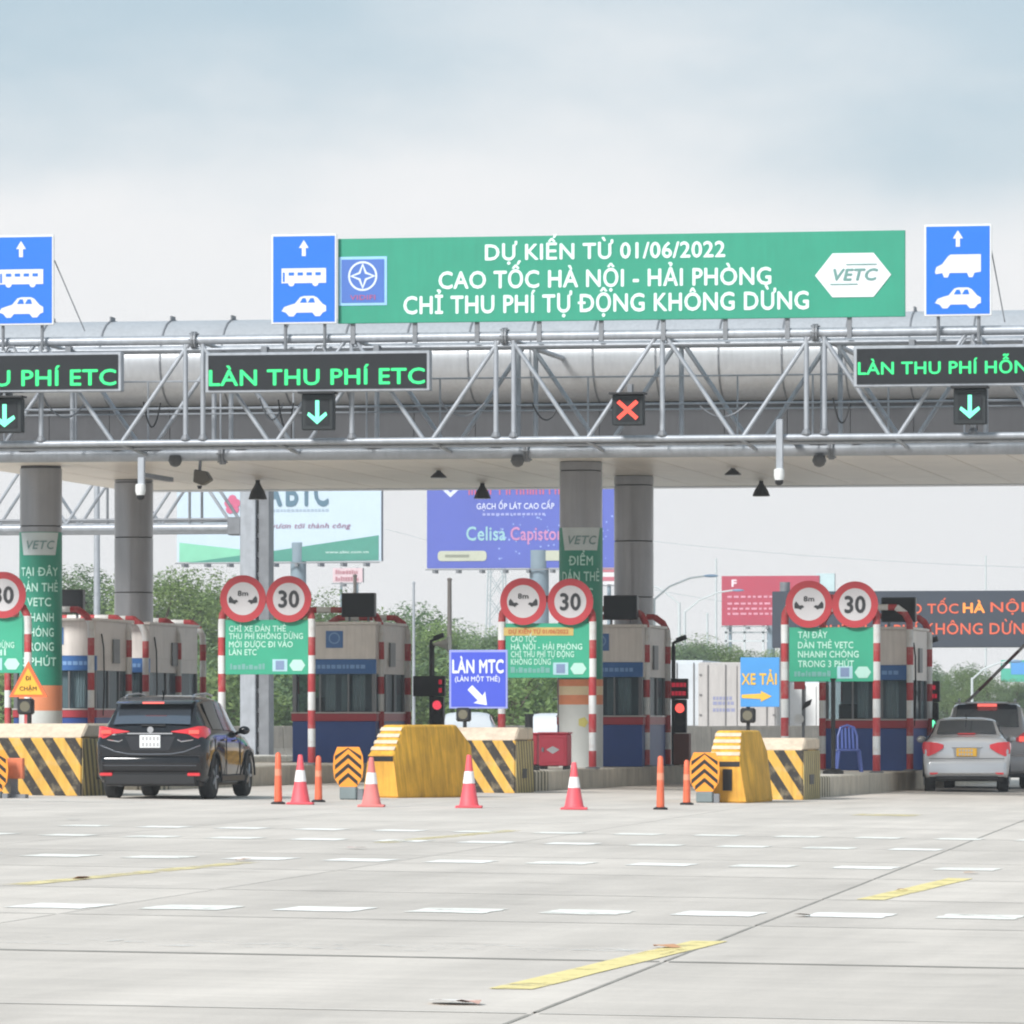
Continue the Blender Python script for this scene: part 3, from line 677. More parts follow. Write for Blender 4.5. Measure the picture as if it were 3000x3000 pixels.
signal(-38, 66, 1166, 1268, 'v', 'green arrow lane signal at the left edge of the photograph')
signal(882, 978, 1154, 1260, 'v', 'green arrow lane signal under the LED board reading LÀN THU PHÍ ETC')
signal(1792, 1886, 1156, 1246, 'x', 'red cross lane signal hanging alone on the gantry')
signal(2793, 2890, 1138, 1243, 'v', 'green arrow lane signal under the LED board at right')
def cctv(px, pyt, pyb, Y, label):
    s = scl(px, Y); h = (pyb - pyt) / s; t = thing('surveillance_camera', label, 'camera', at(px, pyt, Y))
    MB().box(-.06, .06, -.04, .06, -h + .22, 0).build('arm', STEEL, t, bevel=.01)
    MB().lathe([(.04, .24), (.09, .22), (.095, .1), (.07, .02)], 14, (0, -.06, -h)).build('housing', M('camera_white', (226, 228, 228), rough=.4), t, smooth=40)
    MB().lathe([(.075, .03), (.07, -.03), (.03, -.06)], 12, (0, -.06, -h)).build('dome', BLACKP, t, smooth=50)
    MB().box(-.05, .05, .06, YG2 - Y - .12 if Y < YG2 else .1, -.35, -.27).build('bracket', STEEL_D, t)
cctv(2284, 1228, 1412, YG - .12, 'white dome camera on long grey arm hanging at the right of the gantry')
cctv(414, 1340, 1456, YG - .12, 'pale camera on arm in front of the bare left column')
t = thing('floodlight', 'dark tilted floodlight under the gantry at left', 'floodlight', at(588, 1362, YG2))
MB().prism([(-.12, -.32), (.05, -.38), (.22, -.28), (.12, -.12), (-.1, -.08)], -.12, .12).build('lamp_head', M('flood_brown', (92, 84, 72), rough=.5), t, bevel=.02)
MB().tube((0, 0, .14), (-.02, 0, -.1), .03).build('stem', STEEL_D, t); MB().lathe([(.05, 0), (.03, -.06)], 10, (-.02, 0, -.38)).build('sensor', BLACKP, t)
for px in (518, 1520, 2403):
    t = tag(MB().lathe([(.02, .1), (.1, .08), (.13, -.02), (.09, -.1), (.03, -.13)], 14, (0, -.13, 0)).build('junction_globe', M('globe_grey', (84, 84, 84), rough=.4), None, smooth=50),
            {518: 'small dark globe under the gantry beside the floodlight', 1520: 'small dark globe under the gantry right of the mid joint', 2403: 'small dark globe under the gantry below the right joint'}[px], 'fixture', 'globes on the lower chord')
    t.location = at(px, 1348, YG2 - .0)
# ================================================================== guard frames and their signs
GTOP = 3.70
def guard(k, Y, lp, rp, label, r=.075, top=GTOP):
    """red-white pipe frame straddling an island; lp, rp are the posts' pixels at this distance"""
    xl, xr = xat(lp, Y), xat(rp, Y); X = (xl + xr) / 2; z0 = itop(X, Y) - .01; hw = (xr - xl) / 2; h = top - z0
    t = thing('guard_frame', label, 'guard frame', (X, Y, z0), 0, 'red and white pipe frames on the islands')
    for sx in (-1, 1):
        b = sx * hw
        MB().path([(b, 0, 0), (b, 0, h * .5), (b, 0, h - .5), (b * .985, 0, h - .34), (b - sx * .10, 0, h - .17), (b - sx * .28, 0, h - .04)], r, 12).build('post', POSTP, t, smooth=50)
        MB().lathe([(r + .07, 0), (r + .07, .02), (r + .01, .035)], 12, (b, 0, 0)).build('base_plate', STEEL_D, t)
    MB().tube((-hw + .27, 0, h - .04), (hw - .27, 0, h - .04), r * .9, 12).build('top_bar', stripes('red_white_bar_paint', (186, 60, 66), (228, 228, 226), (1, 0, 0), .6, off=.25, wear=(196, 176, 168)), t, smooth=50)
    return t
PL, PRt = [-172, 650, 1470, 2299], [82, 913, 1736, 2568]
names = ['left', 'ETC', 'middle', 'right']
lbl = ['guard frame at the left edge holding the cut-off 30 sign', 'guard frame in front of the booth right of the black car', 'guard frame around the green banner column and red cabinet', 'guard frame in front of the booth with the blue chair']
for k in range(4): guard(k, YA, PL[k], PRt[k], lbl[k])
rear = lambda px, Y: 4650 - (4650 - px) * YA / Y
for k, Ys in ((0, (116.2, 119.2, 120.6, 123.4, 125.6)), (1, (117.9, 120.6)), (2, (117.9, 120.6)), (3, (117.0, 120.4))):
    for j, Y in enumerate(Ys):
        w = {0: 'long left booth', 1: 'booth right of the black car', 2: 'middle booth behind the banner column', 3: 'booth with the blue chair'}[k]
        pos = ('front corner', 'rear corner')[j] if k else ('front', 'second', 'third', 'fourth', 'last')[j] + ' bay'
        guard(k, Y, rear(PL[k], Y), rear(PRt[k], Y), f'guard frame straddling the {w} at its {pos}', r=.07, top=3.62 if j == 0 else 3.5)

def disc_sign(px, py, dia, kind, label):
    Y = YA - .14; s = scl(px, Y); r = dia / 2 / s
    t = thing('round_sign', label, 'traffic sign', at(px, py, Y), 0, 'round signs on the guard frames')
    MB().lathe([(r, 0), (r, .02)], 40, axis='y').build('plate', STEEL_D, t)
    MB().disc(0, 0, r, -.004, 48, r * .70).build('red_ring', REDP, t); MB().disc(0, 0, r * .705, -.003, 48).build('white_face', M('sign_face', (212, 210, 213), rough=.4, var=.04), t)
    if kind == '30': MB().text('30', 0, -r * .34, r * .70, -.012, width=r * .92, bold=.03).build('numerals', DARKP, t)
    else:
        mb = MB().text('8m', 0, r * .12, r * .22, -.012, width=r * .46)
        for sg in (-1, 1):                              # the two facing cars seen small, with the gap between them
            p = [(.62, -.16), (.62, .02), (.55, .12), (.46, .02), (.40, -.06), (.28, -.04), (.2, -.12), (.3, -.17), (.36, -.24), (.44, -.19), (.56, -.18)]
            q = [(sg * x * r, z * r) for x, z in p]
            mb.flat(q if sg < 0 else q[::-1], -.012)
        mb.build('pictogram', DARKP, t)
    MB().box(-.03, .03, .02, .09, -r * .6, r * .6).build('bracket', STEEL_D, t)
wh = ['at the left edge', 'above the sign CHỈ XE DÁN THẺ', 'above the sign with yellow strip', 'above the sign TẠI ĐÂY']
for k, (a, b, py) in enumerate(((-122, 10, 1742), (712, 846, 1754), (1533, 1671, 1762), (2370, 2505, 1770))):
    if k: disc_sign(a, py, 138, 'gap', f'round red-rimmed car spacing sign 8m {wh[k]}')
    disc_sign(b, py + 1, 136, '30', f'round red-rimmed speed limit 30 sign {wh[k]}')

def info_board(k, pxl, pxr, pyt, pyb, lines, label, strip=None, cap=17):
    Y = YA - .05; pm = (pxl + pxr) / 2; s = scl(pm, Y); w, h = xat(pxr, Y) - xat(pxl, Y), (pyb - pyt) / s
    t = thing('info_board', label, 'sign', at(pm, pyb, Y), 0, 'green notice boards on the guard frames'); X = t.location.x; Z = t.location.z
    lx = lambda px: xat(px, Y) - X
    lz = lambda py: zat(pm, py, Y) - Z
    MB().box(-w / 2, w / 2, 0, .03, 0, h).build('panel', M('board_green', (58, 172, 138), rough=.45, var=.06), t, bevel=.006)
    for tx, py, a, b in lines: MB().text(tx, lx(a), lz(py), cap / s, -.007, width=lx(b) - lx(a), align='l', bold=.02).build('lettering', M('board_print', (196, 240, 224), rough=.5), t)
    if strip:
        MB().box(lx(strip[0]), lx(strip[1]), -.006, 0, lz(strip[3]), lz(strip[2])).build('yellow_strip', M('strip_yellow', (214, 186, 110), rough=.5, var=.1), t)
        MB().text('DỰ KIẾN TỪ 01/06/2022', (lx(strip[0]) + lx(strip[1])) / 2, lz(strip[3] - 6), 12 / s, -.012, width=(lx(strip[1]) - lx(strip[0])) * .86).build('strip_lettering', M('strip_print', (200, 100, 60), rough=.5), t)
    e = MB().box(w / 2 - .72, w / 2 - .42, -.007, 0, .06, .30).build('emblem', M('emblem_pale', (176, 216, 226), rough=.5), t)
    MB().box(w / 2 - .655, w / 2 - .485, -.013, -.006, .095, .27).build('emblem_field', M('emblem_grey', (130, 150, 186), rough=.5), e)
    MB().prism(hexpts(w / 2 - .22, .18, .32, .22), -.007, 0).build('logo_plate', M('logo_mint', (190, 232, 220), rough=.5), t)
    mb = MB(); rr = random.Random(k)
    x = -w / 2 + .1
    for q in range(9):                                   # a row of print too small to read
        d = rr.uniform(.03, .09); mb.box(x, x + d, -.006, -.001, .1, rr.uniform(.17, .22)); x += d + .02
    mb.build('fine_print', M('board_grey_print', (120, 176, 170), rough=.5), t)
    return t
info_board(0, -166, 66, 1808, 1972, [('DÁN THẺ', 1850, -150, -20), ('THU PHÍ KHÔNG DỪNG', 1898, -150, 42), ('MIỄN PHÍ', 1920, -150, 20)], 'green notice board cut off by the left edge, beside the slow triangle')
info_board(1, 660, 903, 1816, 1976, [('CHỈ XE DÁN THẺ', 1850, 671, 838), ('THU PHÍ KHÔNG DỪNG', 1872, 671, 888), ('MỚI ĐƯỢC ĐI VÀO', 1896, 671, 858), ('LÀN ETC', 1919, 671, 752)], 'green notice board reading CHỈ XE DÁN THẺ above the black car')
info_board(2, 1481, 1727, 1826, 1986, [('CAO TỐC', 1880, 1497, 1572), ('HÀ NỘI - HẢI PHÒNG', 1903, 1497, 1706), ('CHỈ THU PHÍ TỰ ĐỘNG', 1925, 1497, 1682), ('KHÔNG DỪNG', 1947, 1497, 1614)], 'green notice board with yellow strip naming HÀ NỘI - HẢI PHÒNG', (1476, 1680, 1838, 1862))
info_board(3, 2312, 2561, 1838, 1997, [('TẠI ĐÂY', 1869, 2338, 2424), ('DÁN THẺ VETC', 1899, 2338, 2500), ('NHANH CHÓNG', 1926, 2338, 2516), ('TRONG 3 PHÚT', 1954, 2338, 2502)], 'green notice board reading TẠI ĐÂY DÁN THẺ VETC at right', cap=19)

# ================================================================== toll booths
BW, BH = 1.76, 2.92
B_GREY = M('booth_grey_panel', (234, 228, 223), rough=.5, var=.06, streak=.12); B_BLUE = M('booth_blue_panel', (46, 80, 150), rough=.45, var=.08)
B_RED = M('booth_red_band', (176, 56, 68), rough=.45, var=.08); B_HEAD = M('booth_header_blue', (56, 108, 172), rough=.4, var=.06); B_FRAME = M('booth_frame', (120, 122, 126), rough=.4, metal=.4)
CURT = M('curtain_cloth', (226, 232, 234), rough=.9, var=.08); PANE = glass('booth_glass', (.84, .9, .92), .8)
INT = M('booth_interior', (190, 196, 200), rough=.8)
def booth(k, Y, L_, label, display=True):
    X = xat(rear(ISL[k], Y), Y); z0 = itop(X, Y) - .01; t = thing('toll_booth', label, 'toll booth', (X, Y, z0), 0, 'toll booths on the islands')
    w = BW / 2; za, zb_, zc, zd = .86, 1.02, 1.84, 2.14
    def shell(z0_, z1_, th, mat, name, grow=0):          # four walls of one storey band as one part each
        g = grow
        MB().box(-w - g, w + g, -g, th, z0_, z1_).build(name, mat, t, bevel=.008); MB().box(-w - g, w + g, L_ - th, L_ + g, z0_, z1_).build(name, mat, t)
        MB().box(-w - g, -w + th, th + .001, L_ - th - .001, z0_, z1_).build(name, mat, t); MB().box(w - th, w + g, th + .001, L_ - th - .001, z0_, z1_).build(name, mat, t)
    shell(0, za, .06, B_BLUE, 'lower_panel'); shell(za + .002, zb_, .06, B_RED, 'red_band', .02)
    MB().box(-w - .03, w + .03, -.035, .06, zb_ + .002, zb_ + .03).build('sill', M('sill_pale', (196, 190, 186), rough=.4), t)
    MB().box(w - .06, w + .03, .061, L_, zb_ + .002, zb_ + .03).build('sill', MATS['sill_pale'], t)
    shell(zd + .002, BH - .06, .06, B_GREY, 'upper_panel')
    MB().box(-w - .012, w + .012, -.014, .06, zc, zd).build('header', B_HEAD, t); 
    shell(zc, zd - .001, .055, B_GREY, 'header_band', -.004)
    mb = MB(); rr = random.Random(k)
    x = -w + .2
    while x < w - .25: d = rr.uniform(.05, .11); mb.box(x, x + d, -.019, -.012, zc + .11, zc + .19); x += d + .025
    mb.build('header_print', M('header_print', (130, 172, 222), rough=.5), t)
    # corner posts, window bars, panes
    for px_ in (-w + .04, w - .04):
        for py_ in (.04, L_ - .04): MB().box(px_ - .04, px_ + .04, py_ - .04, py_ + .04, zb_ + .031, zc - .001).build('corner_post', B_FRAME, t)
    for xb in (-.3, .3): MB().box(xb - .02, xb + .02, .012, .05, zb_ + .031, zc - .001).build('window_bar', B_FRAME, t)
    for a, b in ((-w + .08, -.32), (-.28, .28), (.32, w - .08)): MB().box(a, b, .025, .033, zb_ + .031, zc - .001).build('window_pane', PANE, t)
    yb = [.08, L_ * .36, L_ * .66, L_ - .08]
    for yy in yb[1:-1]:
        MB().box(w - .06, w - .005, yy - .02, yy + .02, zb_ + .031, zc - .001).build('window_bar', B_FRAME, t)
    for a, b in zip(yb, yb[1:]):
        MB().box(w - .04, w - .032, a + .021, b - .021, zb_ + .031, zc - .001).build('window_pane', PANE, t); MB().box(-w + .032, -w + .04, a + .021, b - .021, zb_ + .031, zc - .001).build('window_pane', PANE, t)
    # inside: floor, desk, cupboard, half-drawn curtains
    MB().box(-w + .061, w - .061, .07, L_ - .07, .02, .05).build('floor', INT, t)
    MB().box(-w + .12, w - .12, .12, .62, .78, .83).build('desk', INT, t); MB().box(-.62, -.1, .3, .5, .84, 1.35).build('monitor', BLACKP, t)
    MB().box(-w + .061, w - .061, L_ - .5, L_ - .062, .05, 2.5).build('cupboard', INT, t)
    mb = MB()
    for xx in ((-.78, -.5), (-.22, .0), (.12, .27), (.36, .62))[k % 2:]:
        n = 9
        for i in range(n + 1):
            q = xx[0] + (xx[1] - xx[0]) * i / n; mb.v += [(q, .16 + .03 * (i % 2), zb_ + .05), (q, .16 + .03 * (i % 2), zc - .02)]
        b0 = len(mb.v) - 2 * (n + 1); mb.f += [(b0 + 2 * i, b0 + 2 * i + 2, b0 + 2 * i + 3, b0 + 2 * i + 1) for i in range(n)]
    mb.build('curtain', CURT, t)
    # roof, emblem, door handle, air conditioner at the side
    MB().box(-w - .05, w + .05, -.06, L_ + .06, BH - .058, BH).build('roof', B_GREY, t, bevel=.01)
    e = MB().box(-.17, .19, -.012, -.001, 2.38, 2.73).build('emblem', M('booth_emblem', (78, 122, 182), rough=.5), t)
    MB().disc(.01, 2.58, .12, -.017, 20, .095).build('emblem_ring', M('booth_emblem_ring', (136, 172, 214), rough=.5), e)
    MB().box(w + .001, w + .04, L_ * .45, L_ * .62, 2.0, 2.5).build('side_box', M('side_box', (120, 124, 128), rough=.5), t)
    MB().path([(w + .02, .5, .9), (w + .05, .5, 1.5), (w + .05, .45, 2.3), (w + .02, .4, 2.6)], .018, 6).build('cable', BLACKP, t)
    if display:
        d = thing('booth_display', {0: 'black display box on the roof of the long left booth', 1: 'black display box on the booth roof right of the black car', 2: 'black display box on the middle booth roof beside the bare column', 3: 'black display box on the right booth roof by the orange LED lettering'}[k], 'display', (X, Y, z0 + BH), 0, 'display boxes on the booth roofs')
        xc = (.22, .48, .40, .62)[k]
        MB().box(xc - .35, xc + .35, .12, .34, .1, .60).build('housing', M('display_black', (22, 23, 28), rough=.4), d, bevel=.015)
        MB().box(xc - .32, xc + .32, .112, .118, .13, .57).build('screen', SCREEN, d)
        for q in (-.2, .2): MB().box(xc + q - .02, xc + q + .02, .2, .26, 0, .1).build('foot', STEEL_D, d)
    return t
booth(0, 116.6, 3.0, 'grey and blue toll booth at left behind the green banner column')
booth(0, 120.9, 4.4, 'long grey rear booth at left behind the bare column', False)
booth(1, 117.5, 3.0, 'grey and blue toll booth with emblem right of the black car')
booth(2, 117.5, 3.0, 'grey and blue toll booth between the two middle columns')
booth(3, 117.2, 3.0, 'grey and blue toll booth behind the blue plastic chair')

# ================================================================== crash blocks
STRB = stripes('yellow_black_block', (54, 50, 47), (226, 176, 78), (1, -.18, .66), .37, wear=(206, 188, 150), rough=.75, streak=.2)
STRS = stripes('yellow_black_side', (120, 108, 84), (206, 186, 122), (0, 1, .35), .26, wear=(196, 182, 146), rough=.75, streak=.25)
CREAM = M('cream_worn_paint', (226, 206, 182), rough=.8, var=.12, vs=4, bump=.2, streak=.15)
YEL = M('barrier_yellow_paint', (234, 178, 60), rough=.8, var=.2, vs=2.2, bump=.3, bs=16, streak=.34)
YELO = M('barrier_orange_yellow', (232, 172, 66), rough=.75, var=.16, vs=3, streak=.3)
def striped_block(px, py, w, h, dl, label, rz=0):
    p = gpx(px, py); t = thing('crash_block', label, 'crash block', p, rz, 'striped concrete blocks at the island ends')
    zf = h * .80
    MB().sweepx([(0, -.02), (dl, -.02), (dl, zf), (.04, zf)], -w / 2, w / 2 - .001).build('body', STRB, t, bevel=.02)
    MB().sweepx([(.03, -.015), (dl - .02, -.015), (dl - .02, zf - .01), (.06, zf - .01)], w / 2 - .03, w / 2 + .012).build('side_face', STRS, t)
    MB().sweepx([(.04, zf + .001), (dl, zf + .001), (dl, h), (.42, h)], -w / 2, w / 2).build('cap', CREAM, t, bevel=.03)
    MB().box(w / 2 + .005, w / 2 + .02, dl * .35, dl * .6, .25, .42).build('lifting_slot', BLACKP, t)
    return t
blk1 = striped_block(95, 2330, 1.62, 1.15, 2.6, 'yellow and black striped crash block left of the black car')
blk2 = striped_block(1388, 2322, 1.5, 1.16, 1.8, 'striped crash block with cream top behind the yellow barrier and MTC sign')
blk3 = striped_block(2232, 2342, 1.42, 1.05, 2.2, 'yellow and black striped crash block behind the right yellow barrier')
def yellow_barrier(px, py, L_, w, h, rz, label):
    p = gpx(px, py); t = thing('yellow_barrier', label, 'barrier', p, rz, 'yellow concrete barriers')
    bw, tw = w / 2, w * .30
    # outline seen from the side: upright nose, slope to the top, slope down at the far end
    prof = [(0, 0, 1), (0, h * .60, .72), (.42, h, .6), (L_ - .45, h, .6), (L_, h * .72, .72), (L_, 0, 1)]
    v = [(-bw * s, y, z - (.02 if z == 0 else 0)) for y, z, s in prof] + [(bw * s, y, z - (.02 if z == 0 else 0)) for y, z, s in prof]; n = len(prof)
    MB().add(v, [tuple(range(n - 1, -1, -1)), tuple(range(n, 2 * n))] + [(i, i + 1, i + 1 + n, i + n) for i in range(1, n - 1)] + [(n - 1, 0, n, 2 * n - 1)] + [(0, 1, n + 1, n)]).build('body', YEL, t, bevel=.05, seg=3, smooth=35)
    q = [(-bw, -.012, .02), (bw, -.012, .02), (bw * .7, -.012, h * .59), (-bw * .7, -.012, h * .59)]
    MB().add(q + [(x, .01, z) for x, y, z in q], [(0, 1, 2, 3), (0, 4, 5, 1), (1, 5, 6, 2), (3, 2, 6, 7), (0, 3, 7, 4)]).build('nose_face', YELO, t)
    for i in range(4):                                    # white bars painted on the sloping nose
        a, b = .12 + .22 * i, .12 + .22 * i + .12
        pt = lambda f, s: (s * bw * (.70 - .12 * f), .42 * f - .006, h * .60 + h * .40 * f + .008)
        qd = [pt(a, -1), pt(a, 1), pt(b, 1), pt(b, -1)]
        MB().add(qd, [(0, 1, 2, 3)]).build('white_bar', CREAM, t)
    MB().add([(-bw * .72, -.017, h * .5), (bw * .72, -.017, h * .5), (bw * .71, -.017, h * .57), (-bw * .71, -.017, h * .57)], [(0, 1, 2, 3)]).build('black_bar', BLACKP, t)
    return t
yellow_barrier(1116, 2337, 2.75, .66, 1.20, R(-17), 'long yellow concrete barrier turned sideways in front of the MTC sign')
b3 = yellow_barrier(2122, 2352, 2.6, .72, 1.18, R(-2), 'yellow concrete barrier at right with chevron board at its nose')
MB().box(-.02, .13, -.03, -.013, .2, .55).build('hatch', BLACKP, b3)

# chevron boards, cones, posts
CHEV = M('chevron_orange', (248, 158, 50), rough=.45, var=.05)
def chevron(px, pyc, py, w, h, label, turn=0):
    p = gpx(px, py); s = FPX / dep(p.x, p.y); t = thing('chevron_board', label, 'chevron board', p, turn, 'chevron boards before the barriers')
    zc = (py - pyc) / s; W2, H2 = w / 2, h / 2
    out = [(-.55, -1), (.55, -1), (.92, -.55), (1, 0), (.95, .55), (.72, 1), (-.72, 1), (-.95, .55), (-1, 0), (-.92, -.55)]
    MB().prism([(x * W2, zc + z * H2) for x, z in out], 0, .025).build('panel', CHEV, t, bevel=.004)
    for i in range(4):
        z = zc - H2 + .06 + i * h * .235; mb = MB(); a = .07
        e = W2 * (.62 if i == 0 else .86); dz = e * .85
        lim = lambda zz_: min(zz_, zc + H2 - .012)
        for sg in (-1, 1):
            q = [(0, lim(z + .10)), (0, lim(z + .10 + a)), (sg * e, max(zc - H2 + .012, lim(z + .10 + a - dz))), (sg * e, max(zc - H2 + .012, lim(z + .10 - dz)))]
            mb.flat(q if sg < 0 else q[::-1], -.005)
        mb.build('chevron_stripe', BLACKP, t)
    MB().box(-W2 * .55, W2 * .55, -.03, .14, 0, zc - H2).build('foot', M('foot_grey', (120, 132, 134), rough=.6, var=.15), t, bevel=.02)
    MB().box(-.03, .03, .026, .06, .03, zc + H2 * .8).build('stem', STEEL_D, t)
    MB().box(W2 * .6, W2 * .95, .0, .12, 0, zc - H2 * 1.1).build('side_foot', STEEL_D, t)
chevron(1020, 2247, 2343, .50, .64, 'orange chevron board at the nose of the long yellow barrier')
chevron(2064, 2262, 2352, .50, .64, 'orange chevron board at the nose of the right barrier')
chevron(-22, 2258, 2338, .50, .64, 'orange chevron board cut off by the left edge')
p = gpx(42, 2338); t = thing('marker_box', 'faded orange-red marker box hung on the left striped block', 'marker', p)
MB().box(-.14, .15, -.06, .06, .30, .62).build('panel', M('faded_orange', (214, 120, 84), rough=.7, var=.2, vs=6), t, bevel=.01)
MB().box(-.05, .05, -.04, .04, 0, .3).build('stand', STEEL_D, t); MB().box(-.2, .2, -.1, .1, 0, .06).build('foot', STEEL_D, t)
CONE = M('cone_plastic', (236, 92, 102), rough=.55, var=.08, vs=5); CONE_D = M('cone_dusty_plastic', (226, 128, 124), rough=.7, var=.14, vs=5); CWHITE = M('cone_sleeve', (240, 236, 234), rough=.5, var=.06, vs=6)
def cone(px, py, pyt, label, mat=CONE):
    p = gpx(px, py); s = FPX / dep(p.x, p.y); h = (py - pyt) / s; t = thing('traffic_cone', label, 'traffic cone', p, .15, 'traffic cones across the closed lane')
    b = .20
    MB().box(-b, b, -b, b, 0, .035).build('base', mat, t, bevel=.012)
    MB().lathe([(.155, .035), (.14, .06), (.088, h * .46), (.063, h * .69), (.036, h - .02), (.028, h)], 20).build('body', mat, t, smooth=40)
    MB().lathe([(.092, h * .46), (.067, h * .69)], 20).build('white_sleeve', CWHITE, t, smooth=40)
cone(880, 2357, 2211, 'pink-red traffic cone between the two orange posts'); cone(1088, 2364, 2218, 'dusty pale traffic cone in front of the barrier nose', CONE_D)
cone(1374, 2367, 2211, 'red traffic cone before the right end of the long yellow barrier'); cone(1682, 2372, 2233, 'red traffic cone furthest right, alone in the lane')
POSTO = M('delineator_orange', (226, 108, 74), rough=.55, var=.12, vs=5)
def delin(px, py, pyt, label):
    p = gpx(px, py); s = FPX / dep(p.x, p.y); h = (py - pyt) / s; t = thing('flexible_post', label, 'post', p, 0, 'orange flexible posts')
    MB().lathe([(.11, 0), (.11, .025), (.07, .04)], 16).build('base', BLACKP, t); MB().lathe([(.062, .03), (.058, h * .3), (.05, h * .72), (.042, h - .03), (.02, h)], 14).build('post', POSTO, t, smooth=40)
    MB().lathe([(.054, h * .55), (.052, h * .68)], 14).build('reflective_band', M('faded_band', (226, 150, 120), rough=.5), t)
delin(815, 2356, 2204, 'orange flexible post left of the leftmost cone, beside the black car'); delin(933, 2350, 2214, 'orange flexible post right of the leftmost cone')
delin(1935, 2372, 2214, 'tall orange flexible post standing alone in the middle lane'); delin(2012, 2358, 2226, 'orange flexible post beside the right chevron board')

# sign poles on the blocks
def pole_sign(px, py0, Y, zbase, label, name='pole_sign'):
    X = xat(px, Y); return thing(name, label, 'sign', (X, Y, zbase), 0)
def flasher(t, x, z):
    MB().box(x - .13, x + .13, -.05, .1, z - .13, z + .13).build('flasher_box', BLACKP, t, bevel=.03)
    MB().disc(x, z, .085, -.056, 20).build('flasher_lens', M('flasher_lens', (112, 108, 92), rough=.25), t)
def on_block(blk, px, dy, h):                            # a pole standing on a block's top
    Y = blk.location.y + dy; return Vector((xat(px, Y), Y, blk.location.z + h - .004))
p = on_block(blk1, 84, .75, 1.15); t = thing('slow_sign', 'orange triangle sign reading CHẬM on the left striped block', 'sign', p); s = scl(84, p.y); zl = lambda py: zat(84, py, p.y) - p.z
MB().tube((0, .03, 0), (0, .03, zl(2055)), .035, 10).build('pole', BLACKP, t); flasher(t, -.05, zl(2070))
tw = 58 / s; MB().prism([(-tw, zl(2042)), (tw, zl(2042)), (0, zl(1937))], -.03, 0).build('panel', M('triangle_orange', (236, 112, 62), rough=.45, var=.05), t)
MB().flat([(-tw * .76, zl(2035)), (tw * .76, zl(2035)), (0, zl(1957))], -.036).build('yellow_face', M('triangle_yellow', (244, 184, 58), rough=.45), t)
for sp_ in (('CHẬM', 0, zl(2023), 12 / s, -.042, 52 / s), ('ĐI', 0, zl(1993), 13 / s, -.042, 16 / s)): MB().text(*sp_).build('lettering', M('triangle_print', (96, 72, 26), rough=.5), t)
p = on_block(blk2, 1361, .55, 1.16); t = thing('lane_sign', 'blue square sign LÀN MTC with white slanting arrow', 'sign', p); s = scl(1361, p.y); lx = lambda px: xat(px, p.y) - p.x; zl = lambda py: zat(1400, py, p.y) - p.z
MB().tube((0, .03, 0), (0, .03, zl(2070)), .035, 10).build('pole', BLACKP, t); flasher(t, -.02, zl(2093))
MB().box(lx(1317), lx(1488), -.03, 0, zl(2076), zl(1904)).build('panel', M('sign_edge_lilac', (150, 158, 222), rough=.4), t, bevel=.006); MB().box(lx(1323), lx(1482), -.037, -.029, zl(2070), zl(1911)).build('blue_face', BLUE_D, t)
SPW = M('sign_print_white', (226, 232, 255), rough=.5)
MB().text('LÀN MTC', (lx(1325) + lx(1478)) / 2, zl(1971), 38 / s, -.043, width=lx(1477) - lx(1326), bold=.035).build('lettering', SPW, t); MB().text('(LÀN MỘT THẺ)', lx(1400), zl(1996), 14 / s, -.043, width=134 / s).build('lettering', SPW, t); mb = MB()
A, B = (lx(1378), zl(2014)), (lx(1428), zl(2066)); d = Vector((B[0] - A[0], B[1] - A[1])).normalized(); q = Vector((-d.y, d.x)); ln = math.dist(A, B)
def ap(u, v): return (A[0] + d.x * u + q.x * v, A[1] + d.y * u + q.y * v)
mb.flat([ap(0, -.06), ap(ln * .6, -.06), ap(ln * .55, -.15), ap(ln, 0), ap(ln * .55, .15), ap(ln * .6, .06), ap(0, .06)], -.043)
mb.build('arrow', SPW, t)
p = on_block(blk3, 2191, .7, 1.05); t = thing('truck_lane_sign', 'blue sign XE TẢI with yellow arrow on black pole', 'sign', p); s = scl(2200, p.y); lx = lambda px: xat(px, p.y) - p.x; zl = lambda py: zat(2200, py, p.y) - p.z
MB().tube((0, .03, 0), (0, .03, zl(2066)), .032, 10).build('pole', BLACKP, t); flasher(t, 0, zl(2096))
MB().box(lx(2170), lx(2284), -.03, 0, zl(2071), zl(1926)).build('panel', M('truck_sign_blue', (72, 148, 214), rough=.45, var=.06), t, bevel=.006)
MB().text('XE TẢI', lx(2225), zl(2005), 32 / s, -.037, width=104 / s, bold=.025).build('lettering', M('truck_sign_yellow', (226, 182, 66), rough=.5, var=.08), t); mb = MB()
mb.flat([(lx(2174), zl(2045)), (lx(2230), zl(2048)), (lx(2230), zl(2056)), (lx(2262), zl(2040)), (lx(2230), zl(2024)), (lx(2230), zl(2032)), (lx(2174), zl(2035))], -.037)
mb.build('arrow', M('truck_sign_yellow', (226, 182, 66), rough=.5, var=.08), t)

